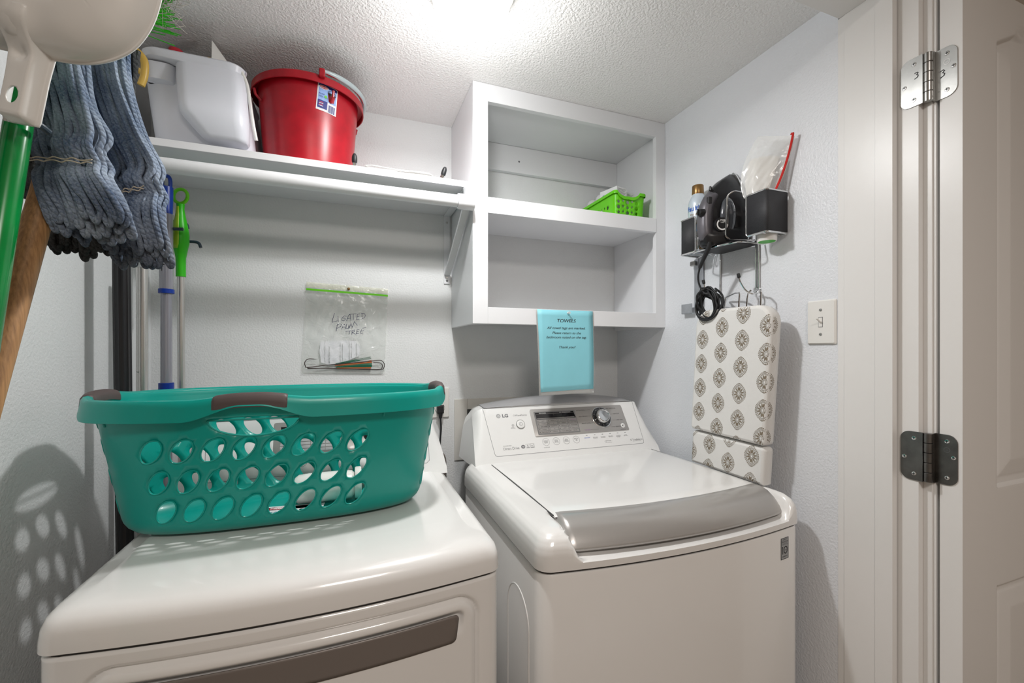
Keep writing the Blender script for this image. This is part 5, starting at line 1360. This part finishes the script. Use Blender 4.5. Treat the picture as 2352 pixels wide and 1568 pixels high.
# the iron, standing on its heel with the sole to the wall
ir = thing('clothes_iron', (1.03, .978, 1.6105), 'black and silver steam iron standing in the wall organizer', 'iron')
IY, IX, IZ, IL = .980, 1.0735, 1.6110, .224
def wsole(t): return .0545*(1-max(0, (t-.12)/.88)**2.0)**.78*(.90+.10*sstep(0, .15, t))
OUT = [(0, .962), (.04, .958), (.12, .953), (.25, .950), (.40, .950), (.52, .956), (.65, .972), (.78, .995), (.88, 1.020), (.95, 1.043), (1, 1.062)]
def xout(t):
    for (a, xa), (b, xb) in zip(OUT, OUT[1:]):
        if a <= t <= b: return xa+(xb-xa)*(t-a)/(b-a)
    return OUT[-1][1]
rings = []
for i in range(41):
    t = i/40; tt = min(t, .9985); w = wsole(tt); xo = xout(tt); dx = IX-xo
    hw = min(w*.9, .0165+.004*sstep(.3, .0, tt)); md = min(w*.95, .034)
    z = IZ+IL*t
    half = [(IX, w), (IX-.010, w), (IX-min(.022, dx*.4), w*.96), (IX-min(.034, dx*.55), md if tt > .2 else w*.90), (IX-dx*.62, (hw*.55+md*.45) if tt > .2 else w*.72), (IX-dx*.82, hw*1.08 if tt > .14 else w*.5), (xo+.004*(dx/.12), hw*.85), (xo, hw*.35)]
    if t == 0: half = [(x+(1.02-x)*.04, y*.96) for x, y in half]
    rings.append([(x, IY-y, z) for x, y in half]+[(x, IY+y, z) for x, y in half[::-1]])
MB().loft(rings).build('housing', M_black, ir, ang=60)
rs = []
for i in range(33):
    t = min(i/32, .999); w = wsole(t)+.0012; z = IZ+.004+(IL+.002)*i/32
    rs.append([(IX+.0002, IY-w, z), (IX+.0030, IY-w, z), (IX+.0065, IY-w*.97, z), (IX+.0065, IY+w*.97, z), (IX+.0030, IY+w, z), (IX+.0002, IY+w, z)])
MB().loft(rs).build('soleplate', M_chrome, ir, ang=40)
cvr = MB(); rows = []
for i in range(25):
    t = .07+.66*i/24; xo = xout(t)-.0018; z = IZ+IL*t; w = .0185*min(1, (i+1.5)/4, (25.5-i)/4); d = .030-.010*abs(i/24-.5)
    rows.append([(xo+d, IY-w-.001, z), (xo+d*.5, IY-w-.0008, z), (xo+.006, IY-w*.92, z), (xo+.001, IY-w*.55, z), (xo, IY, z), (xo+.001, IY+w*.55, z), (xo+.006, IY+w*.92, z), (xo+d, IY+w, z)])
cvr.grid(rows); cvr.build('handle_cover', mat('gunmetal_plastic', (.13,.125,.14), .35, metal=.4, bump=(900,.03,.0003)), ir, solid=.002, ang=60)
tk_ = MB(); rows = []
for i in range(17):
    a = PI*i/16; rows.append([(1.022+.034*math.sin(a)*math.cos(b)*.8, .9515-.020*math.sin(a)*max(0, math.sin(b)), 1.694+.058*math.cos(a)) for b in [PI*k/16 for k in range(17)]])
tk_.grid(rows, flip=True).build('water_tank', mat('smoky_gloss', (.05,.055,.065), .10, coat=1, vary=.1), ir)
def disc(c, r, h, name, m, par, nrm=(0, -1, 0), n=32):
    nn = Vector(nrm).normalized(); ex = nn.orthogonal().normalized(); ey = nn.cross(ex); c = Vector(c)
    rows = [[c+(ex*math.cos(2*PI*k/n)+ey*math.sin(2*PI*k/n))*rr+nn*hh_ for k in range(n)] for rr, hh_ in ((r, 0), (r, h*.8), (r*.94, h), (0, h))]
    return MB().grid(rows, True).build(name, m, par, ang=30)
dn = (-.35, -1, 0)
dl = disc((.9975, .9540, 1.668), .0215, .012, 'dial', M_black, ir, dn)
nn = Vector(dn).normalized(); tx = Vector((0, 0, 1)).cross(nn).normalized()
dfn = lambda a, b_, l: Vector((.9975, .9540, 1.668))+nn*(.0122+l)+tx*a+UP*b_
q = Flat(dfn); q.ring([(.0165*math.cos(a), .0165*math.sin(a)) for a in [2.3+5.0*i/24 for i in range(25)]]+[], [(.0125*math.cos(a), .0125*math.sin(a)) for a in [2.3+5.0*i/24 for i in range(25)]])
q.mb.f.pop(); q.mb.m.pop()
for k in range(6): q.rect(-.007+.0025*k, -.0058+.0025*k, .009+.002*math.sin(k), .0145)
q.text('MAX', -.005, .004, .005); q.build('dial_print', M_whiteink, dl)
bx('slider_button', M_ink, ir, xout(.56)-.0005, xout(.56)+.012, IY-.0215, IY-.011, IZ+IL*.53, IZ+IL*.62, bevel=.002)
kb = MB().lathe([(0, -.016), (.0085, -.0155), (.0105, -.012), (.0115, 0)], (xout(.42)+.002, IY-.006, IZ+IL*.42), 24, axis='x'); kb.box(xout(.42)-.017, xout(.42)-.014, IY-.0075, IY-.0045, IZ+IL*.42-.009, IZ+IL*.42+.009)
kb.build('steam_knob', M_black, ir)
MB().tube([(xout(.74)-.001, IY-.008, IZ+IL*.72), (xout(.74)-.008, IY-.008, IZ+IL*.735), (xout(.74)-.010, IY-.008, IZ+IL*.775)], [.005, .0055, .003], 12).build('spray_nozzle', M_black, ir)
co = ir
MB().tube([(.968, .9625, 1.621), (.969, .966, 1.609), (.972, 1.000, 1.562), (.9725, 1.005, 1.554)], [.0062, .0070, .0050, .0046], 14).build('strain_relief', M_rubber, co)
random.seed(5)
pts = [Vector((.9725, 1.005, 1.556)), Vector((.978, 1.018, 1.53)), Vector((.985, 1.020, 1.505)), Vector((.992, 1.008, 1.480))]
C0 = Vector((1.006, 1.008, 1.447))
for l in range(14):
    ph = random.uniform(-.5, .5); ry = random.uniform(.026, .046); rz = random.uniform(.038, .050); tl_ = random.uniform(-.6, .6); off = Vector((random.uniform(-.014, .012), random.uniform(-.006, .006), random.uniform(-.008, .008)))
    for k in range(8):
        a = PI/2-2*PI*k/8+ph; y, z = ry*math.cos(a), rz*math.sin(a)
        pts.append(C0+off+Vector((random.uniform(-.004, .004)-.010*math.sin(a*1.0+l), y*math.cos(tl_)-z*math.sin(tl_)*.6, y*math.sin(tl_)*.6+z*math.cos(tl_))))
MB().tube(crom(pts, 6), .0029, 8).build('power_cord', M_rubber, co)
# spray can
can = thing('spray_can', (1.046, 1.090, 1.6215), 'pale blue spray starch can with a bronze cap behind the iron', 'can')
cc = (1.046, 1.090, 1.6215)
canb = MB().lathe([(0, .001), (.0275, .001), (.0295, .004), (.0298, .008), (.0298, .150), (.029, .158), (.0255, .170), (.021, .179), (.0182, .183), (.0182, .186)], cc, 40)
canb.build('can_body', mat('can_paint', (.60,.68,.76), .22, metal=.2, coat=.5, vary=.03), can)
MB().lathe([(.0178, .184), (.0182, .185), (.0175, .214), (.0165, .2155), (0, .2155)], cc, 32).build('cap', M_gold, can)
def cf_(a, z, l=0): th = math.radians(222)+a/.0298; r = .0300+l; return (cc[0]+r*math.cos(th), cc[1]+r*math.sin(th), cc[2]+z)
q = Flat(cf_)
def band(z0, z1, mi, lf=.0002, a0=-.045, a1=.045):
    for i in range(18): q.rect(a0+(a1-a0)*i/18, a0+(a1-a0)*(i+1)/18, z0, z1, mi, lf)
band(.006, .034, 2); band(.034, .062, 3); band(.062, .088, 1); 
for i in range(18):
    a = -.045+.09*i/18; a2 = -.045+.09*(i+1)/18; q.poly([(a, .086), (a2, .086), (a2, .098-.010*abs(a2/.045)), (a, .098-.010*abs(a/.045))], 2, .0004)
q.text('Faultless', -.036, .130, .022, 0, lift=.0005, fit=.066, bold=.0004); q.text('FINISH', -.022, .114, .009, 2, lift=.0005, fit=.034); q.rect(-.022, .010, .110, .1112, 2, .0005)
for r_ in range(4): band(.037+.006*r_, .0378+.006*r_, 2, .0005, -.03, .03)
q.build('can_print', [M_blueink, mat('sky_blue_print', (.20,.50,.78), .4, vary=.3, vscale=60), mat('bronze_print', (.24,.16,.06), .4, vary=.1), mat('pale_print', (.62,.62,.56), .4, vary=.1)], can)
# cup in the right box
cp = thing('measuring_cup', (1.048, .846, 1.600), 'white plastic cup with a green base poking through the organizer bottom', 'cup')
MB().lathe([(0, .0015), (.0215, .001), (.0232, 0), (.0240, .002), (.0245, .02), (.0262, .118), (.027, .120), (.0255, .120), (.0235, .02), (.0, .006)], (1.048, .846, 1.600), 32).build('cup_body', M_white, cp)
MB().lathe([(.0205, .0012), (.0200, .0002), (.006, .0004), (0, .0004)], (1.048, .846, 1.600), 28).build('green_base', M_greendk, cp)
# clear zip bag standing in the right box
pb_ = thing('zip_bag', (1.05, .84, 1.735), 'clear zip bag with red zipper and white contents rising from the organizer', 'bag')
K = {(0,0):(1.018,.892,1.728),(1,0):(1.055,.822,1.732),(0,1):(1.040,.866,1.892),(1,1):(1.072,.786,1.862),(0,.5):(1.018,.8985,1.806),(1,.5):(1.070,.803,1.795)}
def bp_(u, v):
    def side(s):
        a, m_, b_ = Vector(K[(s,0)]), Vector(K[(s,.5)]), Vector(K[(s,1)])
        return a*(1-v)*(1-2*v)+m_*4*v*(1-v)+b_*v*(2*v-1)
    return side(0)*(1-u)+side(1)*u
nb = Vector((-.85, -.45, .0)).normalized()
def bpuff(u, v, s):
    e = min(u, 1-u, (1-v)*1.1); a = .017*sstep(0, .35, e)*(1.05-v*.75)
    r = .0012*math.sin(u*11+v*7)*math.sin(v*8-u*5)*sstep(0, .12, e)+.0004*math.sin(u*33-v*25)*sstep(0, .1, e)
    return s*(a+r)
g1 = [[bp_(i/44, j/50)+nb*bpuff(i/44, j/50, 1) for i in range(45)] for j in range(51)]
g2_ = [[bp_(i/44, j/50)-nb*bpuff(i/44, j/50, 1)*.45 for i in range(45)] for j in range(51)]
MB().grid(g1).grid(g2_, flip=True).build('bag_film', M_film2, pb_)
g3 = [[bp_(.12+.66*i/20, .02+.66*j/24-.10*(i/20-.45)**2)+nb*(bpuff(.12+.66*i/20, .02+.66*j/24, .80)) for i in range(21)] for j in range(25)]
g4 = [[bp_(.12+.66*i/20, .02+.66*j/24-.10*(i/20-.45)**2)-nb*(bpuff(.12+.66*i/20, .02+.66*j/24, .35)) for i in range(21)] for j in range(25)]
MB().grid(g3).grid(g4, flip=True).build('white_contents', mat('white_scoop', (.78,.75,.71), .35, vary=.03), pb_)
MB().tube([bp_(.955, v)+nb*.0015+Vector((0, 0, 0)) for v in [0, .1, .2, .3, .4, .5, .6, .7, .8, .9, 1.0, 1.03]], .0028, 6).build('red_zipper', mat('red_zip', (.62,.015,.01), .4, vary=.1), pb_)
MB().add([bp_(.88, 1.012)+nb*.001, bp_(.97, 1.012)+nb*.001, bp_(.975, 1.055)+nb*.001, bp_(.90, 1.045)+nb*.001], [(0,1,2,3)]).build('zip_end', MATS['red_zip'], pb_, solid=.002)

# ------------------------------------------------------------------ tabletop ironing board
ib = thing('ironing_board', (1.02, .93, .95), 'folding ironing board in white cotton cover with brown medallions on the right wall', 'ironing board')
BXF = 1.000
tilt = math.radians(3.9)
def board(y, z, x):   # y sideways from the centre line, z height: hangs slightly askew
    zc = z-1.42; return Vector((x, .9215+y*math.cos(tilt)-zc*math.sin(tilt), 1.42+zc*math.cos(tilt)+y*math.sin(tilt)*.2))
def pad(z0, z1, xf, xb, rtop, rbot, name, hw=.1300):
    def ol_(ins):
        out = []
        for cy, cz, a0, r in ((hw, z1, 0, rtop), (-hw, z1, PI/2, rtop), (-hw, z0, PI, rbot), (hw, z0, 3*PI/2, rbot)):
            sy = 1 if cy > 0 else -1; sz = 1 if cz == z1 else -1
            for i in range(9):
                a = a0+PI/2*i/8; out.append((cy-sy*r+(r-ins)*math.cos(a) if r > ins else cy-sy*ins, cz-sz*r+(r-ins)*math.sin(a)))
        return out
    rings = []
    T = xb-xf
    for ins, x in ((.007, xb), (.001, xb-.003), (0, xb-T*.35), (0, xf+.010), (.0012, xf+.005), (.004, xf+.0018), (.009, xf)):
        rings.append([board(y, z, x) for y, z in ol_(ins)])
    m = MB(); m.grid(rings, True)
    k = len(m.v); m.v += rings[-1]; m.f.append(tuple(range(k, k+len(rings[-1])))); m.m.append(0)
    k = len(m.v); m.v += rings[0]; m.f.append(tuple(range(k, k+len(rings[0])))[::-1]); m.m.append(0)
    # printed medallions, laid on the cloth and clipped to the pad outline
    inner = ol_(.0005)
    def edge(d):
        for (a, xa), (b, xb) in zip(((0, .010), (.0012, .005), (.004, .0018), (.009, 0)), ((.0012, .005), (.004, .0018), (.009, 0), (1, 0))):
            if d <= b: return xf-.0009+xa+(xb-xa)*(d-a)/(b-a)
    def med(cy, cz):
        F_ = []
        def add(P):
            if all(inpoly(p, inner) or (p[0] < -hw+.002 and z0+.01 < p[1] < z1-.03) for p in P): F_.append(P)
        W_, H_ = .0222, .0285
        def lens(k, t):   # pointed oval
            c, s = math.cos(t), math.sin(t); return (cy+W_*k*math.copysign(abs(c)**1.05, c)*(1-.16*abs(s)**3), cz+H_*k*s*(.90+.10*abs(s)**6))
        for i in range(34):
            t = 2*PI*i/34+.0; x, y = lens(.96, t); add(ellipse(x, y, .00135, .00165, 6))
        for ring_ in (.82, .74):
            N = 30
            for i in range(N):
                a, b_ = 2*PI*i/N, 2*PI*(i+.8)/N; add([lens(ring_+.018, a), lens(ring_+.018, b_), lens(ring_-.018, b_), lens(ring_-.018, a)])
        for i in range(12):
            t = 2*PI*(i+.5)/12; x, y = lens(.47, t); add(ellipse(x, y, .0056, .0020, 9, math.atan2(y-cz, x-cy)))
        for i in range(12):
            a, b_ = 2*PI*i/12, 2*PI*(i+.8)/12; add([(cy+.0034*math.cos(a), cz+.0060*math.sin(a)), (cy+.0034*math.cos(b_), cz+.0060*math.sin(b_)), (cy+.0024*math.cos(b_), cz+.0048*math.sin(b_)), (cy+.0024*math.cos(a), cz+.0048*math.sin(a))])
        return F_
    cols = (-.1205, -.0450, .0250, .0960)
    for ci, cy in enumerate(cols):
        base = (1.3740, 1.4100, 1.3745, 1.3395)[ci]
        for k_i in range(-1, 7):
            cz = base-.0733*k_i
            if z0 < 1.02 and xf > BXF+.002: cz += .018; cyy = cy+.030
            else: cyy = cy
            for P in med(cyy, cz):
                # lift follows the rounded edge
                pts = []
                for y, z in P:
                    d = pdist((y, z), inner) if inpoly((y, z), inner) else 0; x = edge(d)
                    if y < -hw: x += -hw-y; y = -hw-.0006
                    pts.append(board(y, z, x))
                n0 = len(m.v); m.v += pts; m.f.append(tuple(range(n0, n0+len(pts)))); m.m.append(1)
    return m.build(name, [M_cloth, M_pat], ib, ang=60)
pad(1.0600, 1.4290, BXF, 1.038, .050, .012, 'upper_pad')
pad(.9535, 1.0560, BXF+.007, 1.041, .012, .004, 'lower_pad', .1280)
bx('folding_frame', M_alu, ib, 1.042, 1.056, .88, 1.00, .975, 1.40, bevel=.003)
